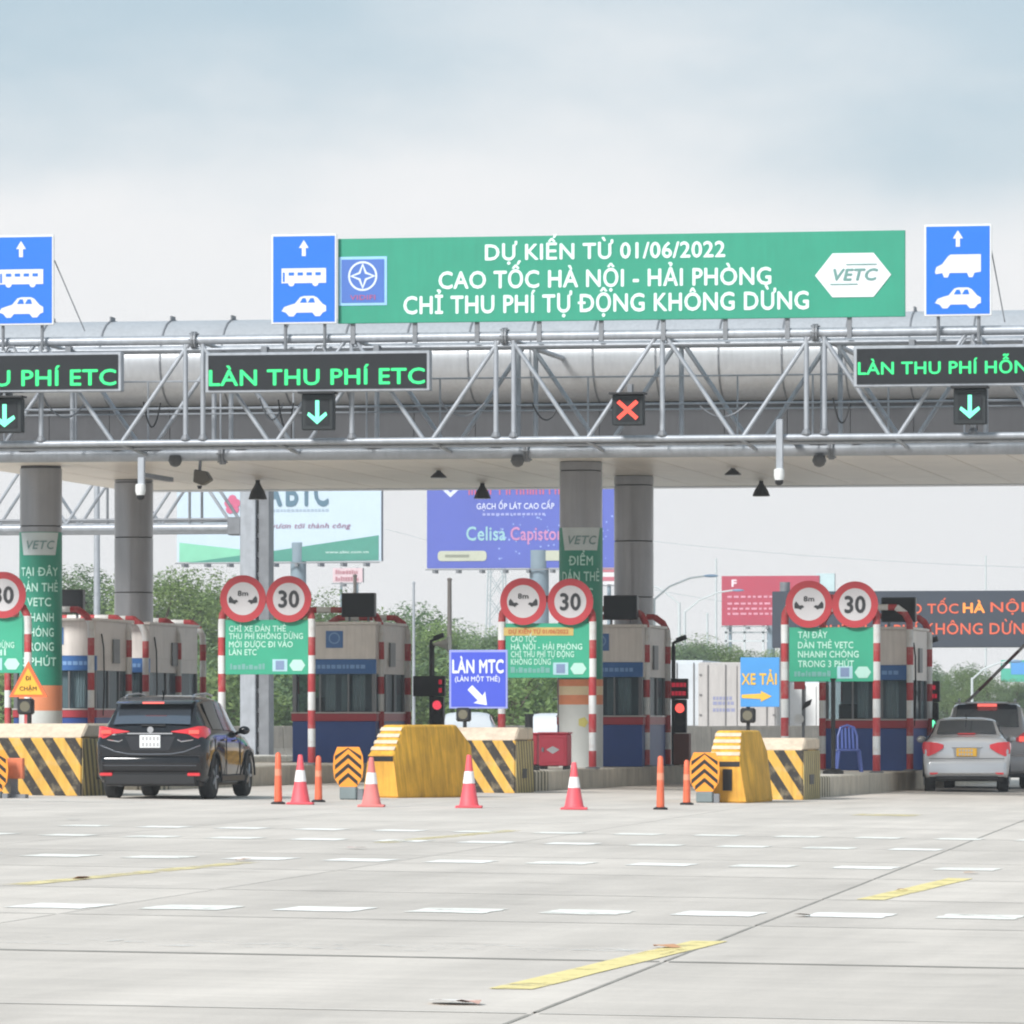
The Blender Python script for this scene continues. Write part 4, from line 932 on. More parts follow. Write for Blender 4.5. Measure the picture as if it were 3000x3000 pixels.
# ================================================================== furniture of the lanes
def lane_terminal(k, px, Y, state, label):
    X = xat(px, Y); z0 = itop(X, Y) - .01; t = thing('lane_terminal', label, 'lane terminal', (X, Y, z0), 0, 'payment terminals behind the booths')
    MB().tube((0, .05, 0), (0, .05, 2.55), .045, 10).build('pole', BLACKP, t); MB().lathe([(.13, 0), (.13, .03)], 12, (0, .05, 0)).build('base', BLACKP, t)
    MB().box(-.37, .33, -.12, .04, 1.42, 1.86).build('display_housing', BLACKP, t, bevel=.01); MB().box(-.34, .30, -.126, -.118, 1.45, 1.83).build('display_screen', M('display_maroon' if state != 'dark' else 'display_off', (60, 22, 30) if state != 'dark' else (30, 30, 34), rough=.4), t)
    mb = MB(); rr = random.Random(k)
    if state != 'dark':
        for z in (1.68, 1.50):
            x = -.31
            while x < .26: d_ = rr.uniform(.04, .08); mb.box(x, x + d_, -.133, -.127, z, z + .09); x += d_ + .015
    else: mb.box(.2, .27, -.133, -.127, 1.68, 1.78); mb.box(.2, .27, -.133, -.127, 1.5, 1.6)
    mb.build('display_digits', lamp_mat('red_digits', (232, 40, 70), .7 if state != 'dark' else .3), t)
    MB().box(.03, .30, -.13, .06, .70, 1.415).build('light_housing', BLACKP, t, bevel=.02)
    lens = {'red': ('red_lens', (255, 90, 80), 1.2, 1.23), 'dark': ('dim_red_lens', (240, 70, 90), .8, 1.23), 'green': ('green_lens', (110, 255, 190), 1.25, .95)}[state]
    for z in (1.23, .95):
        on = abs(z - lens[3]) < .01
        MB().lathe([(.10, -.138), (.10, -.128)], 20, (.165, 0, z), 'y').build('lens', lamp_mat(*lens[:3]) if on else M('lens_off', (44, 48, 48), rough=.3), t)
        MB().path([(.165 + .115 * math.cos(R(a)), -.2, z + .115 * math.sin(R(a))) for a in range(0, 181, 20)], .012, 5).build('visor', BLACKP, t)
    MB().path([(0, .05, 2.5), (0, .03, 2.62), (.1, 0, 2.66)], .035, 8).build('camera_arm', BLACKP, t); MB().prism([(.08, 2.62), (.3, 2.70), (.27, 2.80), (.06, 2.72)], -.06, .06).build('camera', BLACKP, t, bevel=.01)
    MB().box(.02, .36, -.1, .2, .02, .69).build('cabinet', M('terminal_cabinet', (128, 84, 74), rough=.6, var=.1), t, bevel=.01)
    return t
lane_terminal(1, 1262, 123.2, 'dark', 'black lane terminal with red light left of the MTC sign'); lane_terminal(2, 1972, 122.4, 'red', 'lane terminal showing red digits and red light at centre right')
lane_terminal(3, 2708, 120.9, 'green', 'lane terminal with green light beside the silver sedan')
X = xat(1286, 123.6); t = thing('horn_loudspeaker', 'pale horn loudspeaker on a thin post left of the MTC sign', 'loudspeaker', (X, 123.6, itop(X, 123.6)))
MB().tube((-.15, .1, 0), (-.15, .1, 2.5), .03, 8).build('post', BLACKP, t); MB().lathe([(.03, 0), (.05, .1), (.1, .25), (.2, .36)], 18, (-.12, 0, 2.55), 'x').build('horn', M('horn_cream', (222, 222, 212), rough=.5), t, smooth=50); MB().tube((-.15, .1, 2.48), (-.1, 0, 2.55), .03, 8).build('clamp', BLACKP, t)
X = xat(2344, 116); t = thing('horn_loudspeaker', 'white horn loudspeaker beside the right guard frame', 'loudspeaker', (X, 116, itop(X, 116)))
MB().tube((.05, .1, 0), (.05, .1, 2.05), .03, 8).build('post', STEEL_D, t); MB().lathe([(.03, 0), (.05, .08), (.1, .2), (.17, .28)], 18, (-.22, 0, 2.0), 'x').build('horn', WHITE, t, smooth=50); MB().tube((.05, .1, 1.98), (-.1, 0, 2.0), .025, 8).build('clamp', BLACKP, t)
MB().prism([(.04, 1.2), (.2, 1.3), (.24, 1.42), (.1, 1.36)], -.05, .05).build('mirror', BLACKP, t)
MB().lathe([(.1, -.04), (.1, 0)], 16, (-.02, 0, 1.02), 'y').build('round_plate', WHITE, t); MB().box(-.12, .1, -.02, .02, 1.62, 1.8).build('red_plate', REDP, t)

CABR = M('cabinet_red', (196, 62, 80), rough=.5, var=.08)
def cabinet(px, Y, w, d, h, label, emblem=True):
    X = xat(px, Y); t = thing('red_cabinet', label, 'cabinet', (X, Y, itop(X, Y) - .01), 0)
    MB().box(-w / 2, w / 2, 0, d, .07, h).build('body', CABR, t, bevel=.02); MB().box(-w / 2 - .02, w / 2 + .02, -.02, d + .02, h + .001, h + .035).build('lid', CABR, t, bevel=.01)
    MB().box(-w / 2 + .05, w / 2 - .05, -.012, .002, .14, h - .07).build('door', CABR, t, bevel=.008)
    if emblem: MB().prism([(-.13, h * .56), (0, h * .44), (.13, h * .56), (0, h * .66)], -.02, -.012).build('badge', M('badge_grey', (190, 190, 190), rough=.4), t)
    MB().box(-w / 2 + .06, -w / 2 + .1, -.04, -.013, h * .5, h * .62).build('handle', STEEL_D, t)
    for sx in (-1, 1): MB().box(sx * w * .4 - .04, sx * w * .4 + .04, .05, d - .05, 0, .069).build('foot', BLACKP, t)
cabinet(1620, 109.4, .55, .5, .68, 'square red cabinet with grey badge before the banner column'); cabinet(1548, 111.0, .34, .4, .66, 'narrow red cabinet behind the black bollard pole', False)
def black_pole(px, Y, pyt, label, r=.075):
    X = xat(px, Y); z0 = itop(X, Y) - .01; h = zat(px, pyt, Y) - z0; t = thing('black_pole', label, 'pole', (X, Y, z0))
    MB().lathe([(.2, 0), (.2, .05), (.12, .1)], 14).build('base', BLACKP, t); MB().tube((0, 0, .05), (0, 0, h), r, 12).build('shaft', BLACKP, t)
    MB().lathe([(r + .015, h - .01), (r + .015, h + .03)], 12).build('cap', BLACKP, t)
black_pole(1550, 107.0, 2096, 'black pole with round base before the narrow red cabinet'); black_pole(2441, 108.5, 1992, 'slim dark pole left of the blue plastic chair', .042)
# plastic chair
X = xat(2486, 113.6); t = thing('plastic_chair', 'blue plastic chair standing before the right toll booth', 'chair', (X, 113.6, itop(X, 113.6) - .01), R(12)); CH = M('chair_blue_plastic', (98, 118, 196), rough=.4, var=.04)
MB().box(-.24, .22, -.22, .22, .41, .45).build('seat', CH, t, bevel=.015)
for sx in (-1, 1):
    for sy in (-1, 1): MB().tube((sx * .25, sy * .24, 0), (sx * .2, sy * .19, .41), .022, 8, .028).build('leg', CH, t)
    MB().path([(sx * .19, .2, .44), (sx * .19, .26, .7), (sx * .13, .3, .88)], .022, 8).build('back_post', CH, t)
for i in range(4): MB().add([(-.13 + .075 * i, .215, .46), (-.09 + .075 * i, .215, .46), (-.09 + .07 * i, .305, .88), (-.13 + .07 * i, .305, .88)], [(0, 1, 2, 3)]).build('back_slat', CH, t)
MB().path([(-.14, .3, .87), (0, .31, .92), (.14, .3, .87)], .024, 8).build('back_rail', CH, t)
# raised lane barrier
X = xat(2792, 124.5); z0 = itop(X, 124.5) - .01; t = thing('lift_barrier', 'raised barrier arm above the cars at right', 'barrier arm', (X, 124.5, z0))
A = at(2838, 2052, 124.3) - t.location; B = at(3012, 1880, 124.3) - t.location; dr = (B - A).normalized(); Q = A - dr * 1.1
MB().box(Q.x - .17, Q.x + .17, .0, .34, 0, Q.z + .15).build('cabinet', M('barrier_cabinet', (206, 120, 62), rough=.5), t, bevel=.02)
MB().tube(Q, A + dr * 3.1, .035, 10).build('arm', stripes('arm_paint', (96, 62, 62), (150, 146, 146), tuple(dr), .8), t)
MB().tube(Q + Vector((0, .22, 0)), Q - Vector((0, .06, 0)), .07, 12).build('pivot', STEEL_D, t)
# ================================================================== vehicles
def wheel(t, x, y, r, w, rim):
    sg = 1 if x > 0 else -1
    wh_ = MB().lathe([(r * .6, -w / 2), (r * .93, -w / 2), (r, -w / 2 + .03), (r, w / 2 - .03), (r * .93, w / 2), (r * .6, w / 2)], 28, (x, y, r), 'x').build('tyre', RUBBER, t, smooth=30)
    MB().lathe([(.02, sg * (w / 2 - .03)), (r * .25, sg * (w / 2 - .01)), (r * .62, sg * (w / 2 - .02)), (r * .64, sg * (w / 2 - .05))][::1], 20, (x, y, r), 'x').build('rim', rim, wh_, smooth=30)
    for q in range(5):
        a = 2 * math.pi * q / 5
        MB().tube((x + sg * (w / 2 - .005), y, r), (x + sg * (w / 2 - .01), y + r * .58 * math.cos(a), r + r * .58 * math.sin(a)), .03, 6).build('spoke', rim, wh_)
    return wh_
def ring_pts(st):
    y, zf, wl, wm, zb, wb, zr, wr = st
    zm = zf + (zb - zf) * .5
    return [(0, zf), (wl * .6, zf), (wl, zf + .02), (wm * .965, zf + .1), (wm, zm), (wm * .995, zb - .12), (wb + .012, zb - .03), (wb, zb), (wb + (wr - wb) * .35, zb + (zr - zb) * .33), (wb + (wr - wb) * .72, zb + (zr - zb) * .66), (wr + .015, zr - (zr - zb) * .1 - .012), (wr * .9, zr - .012 - .02 * min(1, (zr - zb) * 3)), (wr * .55, zr - .004), (0, zr)]
def interp(stn, y):
    for a, b in zip(stn, stn[1:]):
        if a[0] <= y <= b[0]:
            f = (y - a[0]) / (b[0] - a[0]); return tuple(p + (q - p) * f for p, q in zip(a, b))
    return stn[-1]
def car(name, label, p, rz, stn, paint, P):
    """lofted body; y runs forward from the rear bumper"""
    t = thing(name, label, P.get('cat', 'car'), p, rz)
    ys = []                                             # refine the loft between the given stations
    for a, b in zip(stn, stn[1:]):
        n = max(1, int((b[0] - a[0]) / .22)); ys += [a[0] + (b[0] - a[0]) * i / n for i in range(n)]
    ys.append(stn[-1][0]); mb = MB(); rings = []
    for y in ys:
        h = ring_pts(interp(stn, y)); full = [(x, z) for x, z in h] + [(-x, z) for x, z in h[-2:0:-1]]
        rings.append(len(mb.v)); mb.v += [(x, y, z) for x, z in full]; m = len(full)
    for a, b in zip(rings, rings[1:]): mb.f += [(a + i, a + (i + 1) % m, b + (i + 1) % m, b + i) for i in range(m)]
    mb.f += [tuple(range(m - 1, -1, -1)), tuple(range(rings[-1], rings[-1] + m))]
    # wheel openings: pull the lower side points up in an arch
    def arch(x, y, z):
        for wy in P['wheels']:
            dd = abs(y - wy); ra = P['r'] + .07
            if dd < ra and abs(x) > .5:
                za = P['r'] + math.sqrt(ra * ra - dd * dd); z = max(z, za) if z < za else z
        return x, y, z
    ys_ = sorted(set(ys)); mb.xf(arch); mb.build('body', paint, t, smooth=38)
    L_ = stn[-1][0]; ww = P['W'] / 2
    MB().box(-ww * .86, ww * .86, .12, L_ - .15, P['zf'] - .04, P['zf'] + .16).build('underbody', BLACKP, t)
    rim = M('alloy_rim', (150, 152, 156), rough=.3, metal=.8)
    for wy in P['wheels']:
        for sg in (-1, 1):
            wheel(t, sg * (ww - .13), wy, P['r'], .21, rim)
            MB().path([(sg * (ww - .005), wy + (P['r'] + .06) * math.cos(R(a)), P['r'] + (P['r'] + .06) * math.sin(R(a))) for a in range(0, 181, 15)], .018, 6).build('wheel_arch', P['trim'], t)
    # rear window: follows the loft's centre line, a shade proud of it
    g = P['glass']; (y0, y1) = P['rw']; mb = MB(); nu, nv = 8, 5
    for j in range(nv + 1):
        y = y0 + (y1 - y0) * j / nv; s_ = interp(stn, y); hw = s_[7] * .90
        for i in range(nu + 1):
            u = 2 * i / nu - 1; mb.v.append((u * hw, y - .014, s_[6] + .012 - .012 * abs(u) ** 3))
    mb.f = [(j * (nu + 1) + i, j * (nu + 1) + i + 1, (j + 1) * (nu + 1) + i + 1, (j + 1) * (nu + 1) + i) for j in range(nv) for i in range(nu)]
    rwo = mb.build('rear_window', g, t, smooth=60)
    # side windows
    for sg in (-1, 1):
        for a, b in P['sw']:
            mb = MB(); n = 6
            for i in range(n + 1):
                y = a + (b - a) * i / n; s_ = interp(stn, y); zb_, wb, zr, wr = s_[4], s_[5], s_[6], s_[7]
                f0, f1 = .10, .84
                mb.v += [(sg * (wb + (wr - wb) * f0 * 1.05 + .010), y, zb_ + (zr - zb_) * f0), (sg * (wb + (wr - wb) * .5 * 1.06 + .012), y, zb_ + (zr - zb_) * .5), (sg * (wb + (wr - wb) * f1 + .016), y, zb_ + (zr - zb_) * f1)]
            for i in range(n):
                for k in range(2):
                    q = (3 * i + k, 3 * i + 3 + k, 3 * i + 4 + k, 3 * i + 1 + k); mb.f.append(q if sg > 0 else q[::-1])
            mb.build('side_window', g, t, smooth=60)
        # door handles, sill, mirror
        for hy in P['handles']:
            s_ = interp(stn, hy); MB().cbox((sg * (s_[3] + .012), hy, s_[4] - .10), (.03, .18, .03)).build('door_handle', P['handle_mat'], t, bevel=.008)
        my = P['mirror']; s_ = interp(stn, my)
        mr_ = MB().add(*blob(.095, .07, .07)).xf(lambda x, y, z: (x + sg * (s_[5] + .10), y + my, z + s_[4] + .07)).build('door_mirror', P['mirror_mat'], t, smooth=60)
        MB().tube((sg * (s_[5] - .02), my + .03, s_[4] + .03), (sg * (s_[5] + .06), my, s_[4] + .05), .025, 6).build('mirror_arm', BLACKP, mr_)
        MB().box(min(sg * (ww - .03), sg * (ww + .004)), max(sg * (ww - .03), sg * (ww + .004)), P['wheels'][0] + P['r'] + .1, P['wheels'][1] - P['r'] - .1, P['zf'] + .02, P['zf'] + .12).build('sill', P['trim'], t, bevel=.01)
    # tail lights wrap round the corners
    for sg in (-1, 1):
        pl, zs = P['tail']; mb = MB()
        for (x, y), (za, zb2) in zip(pl, zs): mb.v += [(sg * x, y, za), (sg * x * .985, y + .01, zb2)]
        n = len(pl)
        for i in range(n - 1):
            q = (2 * i, 2 * i + 2, 2 * i + 3, 2 * i + 1); mb.f.append(q if sg > 0 else q[::-1])
        v0 = list(mb.v); mb.v += [(x * .97, y + .05, z) for x, y, z in v0]; k = 2 * n
        rim_ = [0] + [2 * i for i in range(1, n)] + [2 * i + 1 for i in range(n - 1, -1, -1)]
        for a, b in zip(rim_, rim_[1:] + rim_[:1]): mb.f.append((a, a + k, b + k, b))
        lt = mb.build('tail_light', P['tail_mat'], t, smooth=50)
        if P.get('brake'):
            x_, z_, dx, dz = P['brake']; MB().box(min(sg * x_, sg * (x_ + dx)), max(sg * x_, sg * (x_ + dx)), pl[1][1] - .02, pl[1][1] + .01, z_, z_ + dz).build('brake_lamp', lamp_mat('brake_lamp', (255, 96, 84), .9), lt, bevel=.006)
    # plate, third brake light, trim
    x, y, z, w, h = P['plate']; pl_ = MB().box(x - w / 2, x + w / 2, y - .012, y + .03, z, z + h).build('number_plate', P['plate_mat'], t, bevel=.006)
    mb = MB(); rr = random.Random(len(label))
    for row in (0, 1) if h > .14 else (0,):
        q = x - w * .38
        while q < x + w * .34: mb.box(q, q + .035, y - .016, y - .0125, z + h * (.12 + .46 * row), z + h * (.12 + .46 * row) + h * (.3 if h > .14 else .6)); q += .058
    mb.build('plate_marks', M('plate_marks', (176, 176, 178) if h > .14 else (120, 96, 40), rough=.5) if h > .14 else M('plate_marks_dark', (120, 92, 36), rough=.5), pl_)
    return t
def blob(a, b, c, n=10, m=6):
    v = [(0, 0, -c)]; f = []
    for j in range(1, m):
        th = math.pi * j / m
        for i in range(n): v.append((a * math.sin(th) * math.cos(2 * math.pi * i / n), b * math.sin(th) * math.sin(2 * math.pi * i / n), -c * math.cos(th)))
    v.append((0, 0, c)); q = len(v) - 1
    for i in range(n):
        f.append((0, 1 + (i + 1) % n, 1 + i)); f.append((q, q - n + i, q - n + (i + 1) % n))
        for j in range(m - 2): f.append((1 + j * n + i, 1 + j * n + (i + 1) % n, 1 + (j + 1) * n + (i + 1) % n, 1 + (j + 1) * n + i))
    return v, f
CARG = M('car_tinted_glass', (112, 122, 134), rough=.07, metal=.75, var=0, spec=.9)
TAIL = M('tail_light_red', (206, 48, 56), rough=.15, var=0, spec=.6, emis=(206, 40, 50), es=.12, coat=.4)
CHROME = M('car_chrome', (214, 216, 220), rough=.15, metal=1, var=0)
PAINT_BLK = M('black_car_paint', (16, 17, 22), rough=.09, var=0, spec=.6, coat=0)
PAINT_SIL = M('silver_car_paint', (202, 204, 208), rough=.25, metal=.35, var=0, coat=.4)
PAINT_GRY = M('pale_grey_car_paint', (180, 180, 184), rough=.3, metal=.12, var=0, coat=.4)
PAINT_WHT = M('white_car_paint', (228, 230, 232), rough=.3, var=0, coat=.4)

SUV = [(0, .34, .70, .78, .92, .72, 1.02, .60), (.025, .30, .76, .83, .95, .78, 1.07, .65), (.10, .26, .80, .88, 1.0, .83, 1.13, .69), (.36, .23, .82, .89, 1.02, .845, 1.41, .645),
       (.55, .22, .82, .89, 1.03, .85, 1.57, .61), (.9, .22, .82, .89, 1.03, .85, 1.61, .61), (1.5, .22, .82, .89, 1.02, .85, 1.63, .615), (2.2, .22, .82, .89, 1.01, .85, 1.60, .60),
       (2.7, .22, .82, .885, 1.0, .84, 1.42, .60), (3.15, .22, .81, .88, .98, .82, 1.12, .66), (3.4, .23, .80, .875, .96, .80, 1.02, .68), (3.95, .26, .76, .85, .86, .75, .90, .62), (4.2, .32, .66, .76, .72, .66, .76, .52), (4.3, .42, .5, .6, .6, .5, .63, .4)]
suv = car('suv', 'black hatchback SUV seen from behind with white number plate', gpx(440, 2341), R(1.5), SUV, PAINT_BLK,
    dict(W=1.78, zf=.24, r=.34, wheels=(.80, 3.42), rw=(.135, .46), sw=((.78, 1.55), (1.62, 2.62)), handles=(1.35, 2.2), mirror=2.72, glass=CARG, trim=BLACKP, handle_mat=PAINT_BLK, mirror_mat=PAINT_BLK,
         tail=([(.34, -.012), (.6, -.008), (.77, .02), (.855, .11), (.885, .38)], [(1.05, 1.06), (1.02, 1.10), (.93, 1.14), (.95, 1.14), (1.02, 1.10)]), tail_mat=TAIL, brake=(.62, 1.02, .16, .06),
         plate=(0, -.012, .80, .33, .20), plate_mat=M('white_number_plate', (236, 238, 240), rough=.4, var=0)))
sp_ = MB().add([(-.60, .30, 1.52), (.60, .30, 1.52), (.60, .62, 1.60), (-.60, .62, 1.60), (-.62, .22, 1.485), (.62, .22, 1.485), (.62, .62, 1.56), (-.62, .62, 1.56)], [(0, 1, 2, 3), (7, 6, 5, 4), (0, 4, 5, 1), (1, 5, 6, 2), (3, 2, 6, 7), (0, 3, 7, 4)]).build('spoiler', PAINT_BLK, suv, bevel=.01, smooth=40)
MB().box(-.17, .17, .215, .25, 1.492, 1.52).build('third_brake_lamp', lamp_mat('third_brake', (255, 110, 100), .9), suv)
MB().box(-.36, .36, -.022, .02, 1.015, 1.035).build('chrome_strip', CHROME, suv); MB().lathe([(.05, -.012), (.05, .01)], 16, (0, .02, 1.085), 'y').build('badge', CHROME, suv)
MB().box(-.16, .22, .085, .12, 1.145, 1.165).build('rear_wiper', BLACKP, suv)
MB().box(-.74, .74, -.046, .06, .520, .532).build('bumper_glint', M('bumper_highlight', (96, 98, 104), rough=.3, metal=.6), suv)  # thin pale strip painting the highlight across the bumper
MB().sweepx([(-.02, .22), (.12, .2), (.12, .40), (-.022, .40)], -.72, .72).build('diffuser', BLACKP, suv, bevel=.02)
MB().add([(-.84, .0, .42), (.84, .0, .42), (.84, .0, .68), (-.84, .0, .68), (-.84, .3, .42), (.84, .3, .42), (.84, .3, .68), (-.84, .3, .68)], [(0, 1, 2, 3), (1, 5, 6, 2), (4, 0, 3, 7), (3, 2, 6, 7), (0, 4, 5, 1)]).xf(lambda x, y, z: (x * (.93 if y < .1 else 1.045), y - .035 + (.10 if abs(x) > .8 and y < .1 else 0) * 0, z)).build('bumper', PAINT_BLK, suv, bevel=.06, seg=3, smooth=50)
for sg in (-1, 1):
    MB().box(min(sg * .60, sg * .80), max(sg * .60, sg * .80), -.042, .02, .36, .41).build('reflector', TAIL, suv, bevel=.01)
    MB().path([(sg * .54, .62, 1.59), (sg * .54, .8, 1.63), (sg * .55, 1.6, 1.655), (sg * .54, 2.1, 1.62)], .02, 6).build('roof_rail', M('roof_rail', (170, 172, 176), rough=.3, metal=.7), suv)
# sculpted tailgate: recess round the plate, pale glints drawn along its creases, shut lines
MB().prism([(-.40, .98), (-.30, .76), (.30, .76), (.40, .98)], -.006, .01).build('plate_recess', M('recess_gloss', (40, 42, 48), rough=.15, var=0), suv)
for sg in (-1, 1):
    MB().path([(sg * .80, .0, .84), (sg * .55, -.028, .74), (sg * .34, -.036, .705), (0, -.038, .70)], .010, 6).build('crease_strip', M('paint_highlight', (120, 124, 132), rough=.2, metal=.5, var=0), suv)  # reflection on the crease painted as a pale strip
    MB().path([(sg * .70, .012, .93), (sg * .50, -.01, .90), (sg * .44, -.01, .93)], .012, 6).build('lamp_trim', CHROME, suv)
    for yy in (.74, 1.58, 2.66): MB().box(min(sg * .884, sg * .896), max(sg * .884, sg * .896), yy - .004, yy + .004, .34, .98).build('shut_line', BLACKP, suv)
MB().box(-.80, .80, -.040, -.030, .675, .683).build('shut_line', BLACKP, suv)
MB().tube((.02, .9, 1.60), (.02, .82, 1.70), .012, 6).build('aerial', BLACKP, suv)
MB().lathe([(.05, 0), (.05, .22)], 10, (-.5, .05, .24), 'y').build('exhaust', STEEL_D, suv)

SED = [(0, .36, .66, .75, .88, .69, .98, .60), (.03, .32, .74, .81, .93, .75, 1.03, .65), (.10, .29, .78, .845, .97, .785, 1.06, .68), (.22, .26, .79, .85, .99, .79, 1.08, .69), (.5, .25, .80, .85, .99, .80, 1.09, .69), (.72, .25, .80, .85, .99, .80, 1.12, .66),
       (1.3, .24, .80, .85, .98, .80, 1.40, .57), (1.6, .24, .80, .85, .98, .80, 1.46, .56), (2.2, .24, .80, .85, .97, .80, 1.47, .56), (2.7, .24, .80, .85, .96, .80, 1.38, .56), (3.3, .24, .79, .84, .93, .78, 1.05, .64), (3.55, .25, .78, .83, .90, .76, .97, .64), (4.05, .28, .72, .80, .80, .70, .85, .58), (4.3, .34, .6, .7, .68, .6, .72, .48), (4.4, .44, .45, .56, .56, .46, .6, .36)]
def sedan(label, p, rz, paint, plate, name='sedan'):
    c = car(name, label, p, rz, SED, paint,
        dict(W=1.70, zf=.25, r=.30, wheels=(.86, 3.42), rw=(.76, 1.30), sw=((1.0, 1.75), (1.82, 2.75)), handles=(1.5, 2.35), mirror=2.8, glass=CARG, trim=BLACKP, handle_mat=paint, mirror_mat=paint,
             tail=([(.46, -.03), (.60, -.03), (.75, -.012), (.845, .07), (.875, .34)], [(.86, .93), (.77, .97), (.70, .985), (.76, .985), (.88, .96)]), tail_mat=TAIL,
             plate=(0, -.012, .70, .40, .16), plate_mat=plate))
    MB().box(-.30, .30, -.02, .02, .875, .895).build('boot_trim', CHROME, c); MB().lathe([(.04, -.01), (.04, .01)], 14, (0, .02, .965), 'y').build('badge', CHROME, c)
    MB().box(-.77, .77, -.055, .2, .30, .64).xf(lambda x, y, z: (x * (1 if y < .1 else 1.075), y + (.05 if z > .5 and y < .1 else 0), z)).build('bumper', paint, c, bevel=.07, seg=3, smooth=50)
    MB().sweepx([(-.05, .24), (.1, .22), (.1, .31), (-.05, .31)], -.62, .62).build('diffuser', BLACKP, c, bevel=.02)
    for sg in (-1, 1): MB().box(min(sg * .56, sg * .72), max(sg * .56, sg * .72), -.062, 0, .35, .385).build('reflector', TAIL, c)
    MB().box(-.17, .17, .70, .80, 1.135, 1.155).build('third_brake_lamp', TAIL, c); MB().tube((.0, 1.35, 1.44), (-.02, 1.2, 1.55), .01, 6).build('aerial', BLACKP, c)
    MB().lathe([(.035, 0), (.035, .2)], 10, (.45, -.03, .26), 'y').build('exhaust', STEEL_D, c)
    MB().box(-.74, .74, -.012, -.002, .655, .663).build('shut_line', BLACKP, c)
    MB().prism([(-.27, .87), (-.24, .68), (.24, .68), (.27, .87)], -.006, .01).build('plate_recess', M('silver_recess', (160, 162, 166), rough=.3, metal=.3, var=0), c)
    for sg in (-1, 1):
        MB().path([(sg * .72, -.03, .33), (sg * .55, -.058, .36), (0, -.06, .36)], .012, 6).build('crease_strip', CHROME, c)
        for yy in (.95, 1.78, 2.78): MB().box(min(sg * .845, sg * .857), max(sg * .845, sg * .857), yy - .004, yy + .004, .34, .95).build('shut_line', BLACKP, c)
    return c
ray = lambda px: TH - (px - 1500) / FPX
sed = sedan('silver sedan with yellow number plate waiting at the right booth', gpx(2832, 2321), ray(2832) + R(.2), PAINT_SIL, M('yellow_number_plate', (232, 180, 60), rough=.4, var=0))
MPV = [(0, .38, .74, .82, 1.0, .78, 1.10, .68), (.03, .34, .80, .87, 1.04, .82, 1.16, .71), (.12, .30, .84, .915, 1.10, .86, 1.26, .73), (.28, .27, .85, .915, 1.12, .87, 1.60, .70), (.42, .26, .85, .915, 1.12, .87, 1.76, .67), (.9, .25, .85, .915, 1.12, .87, 1.80, .67), (2.4, .25, .85, .915, 1.10, .87, 1.80, .67), (2.9, .25, .85, .91, 1.08, .86, 1.66, .66), (3.5, .25, .84, .90, 1.04, .84, 1.22, .70), (3.7, .26, .83, .89, 1.02, .82, 1.10, .70), (4.4, .3, .76, .84, .9, .74, .95, .6), (4.65, .4, .6, .7, .7, .6, .75, .46)]
p = gpx(2892, 2311)
mpv = car('minivan', 'pale grey minivan with dark rear window ahead of the silver sedan', p, ray(2892), MPV, PAINT_GRY,
    dict(W=1.83, zf=.27, r=.34, wheels=(.86, 3.6), rw=(.13, .40), sw=((.6, 1.4), (1.5, 2.2), (2.3, 2.95)), handles=(1.6, 2.6), mirror=3.0, glass=CARG, trim=BLACKP, handle_mat=PAINT_GRY, mirror_mat=PAINT_GRY,
         tail=([(.60, -.01), (.70, -.005), (.80, .02), (.87, .1), (.91, .32)], [(.98, 1.06), (.95, 1.12), (.92, 1.18), (.95, 1.18), (1.0, 1.14)]), tail_mat=TAIL, brake=(.66, .98, .14, .10),
         plate=(0, -.012, .84, .33, .2), plate_mat=MATS['white_number_plate']))
MB().box(-.2, .2, .24, .34, 1.70, 1.755).build('third_brake_lamp', lamp_mat('third_brake', (255, 110, 100), .9), mpv); MB().box(-.66, .66, .26, .5, 1.755, 1.785).build('spoiler', PAINT_GRY, mpv, bevel=.01)
MB().box(-.82, .82, -.05, .2, .34, .72).build('bumper', PAINT_GRY, mpv, bevel=.07, seg=3, smooth=50)
for sg in (-1, 1): MB().path([(sg * .58, .9, 1.81), (sg * .58, 1.0, 1.85), (sg * .58, 2.2, 1.85), (sg * .58, 2.4, 1.80)], .02, 6).build('roof_rail', MATS['roof_rail'], mpv)
def far_sedan(px, Y, label):
    X = xat(px, Y); sedan(label, (X, Y, gz(X, Y)), R(180) + TH, PAINT_WHT, MATS['white_number_plate'], 'sedan')
far_sedan(1618, 150, 'white car roof far behind the red cabinet'); far_sedan(1372, 152, 'white car far behind the MTC sign')

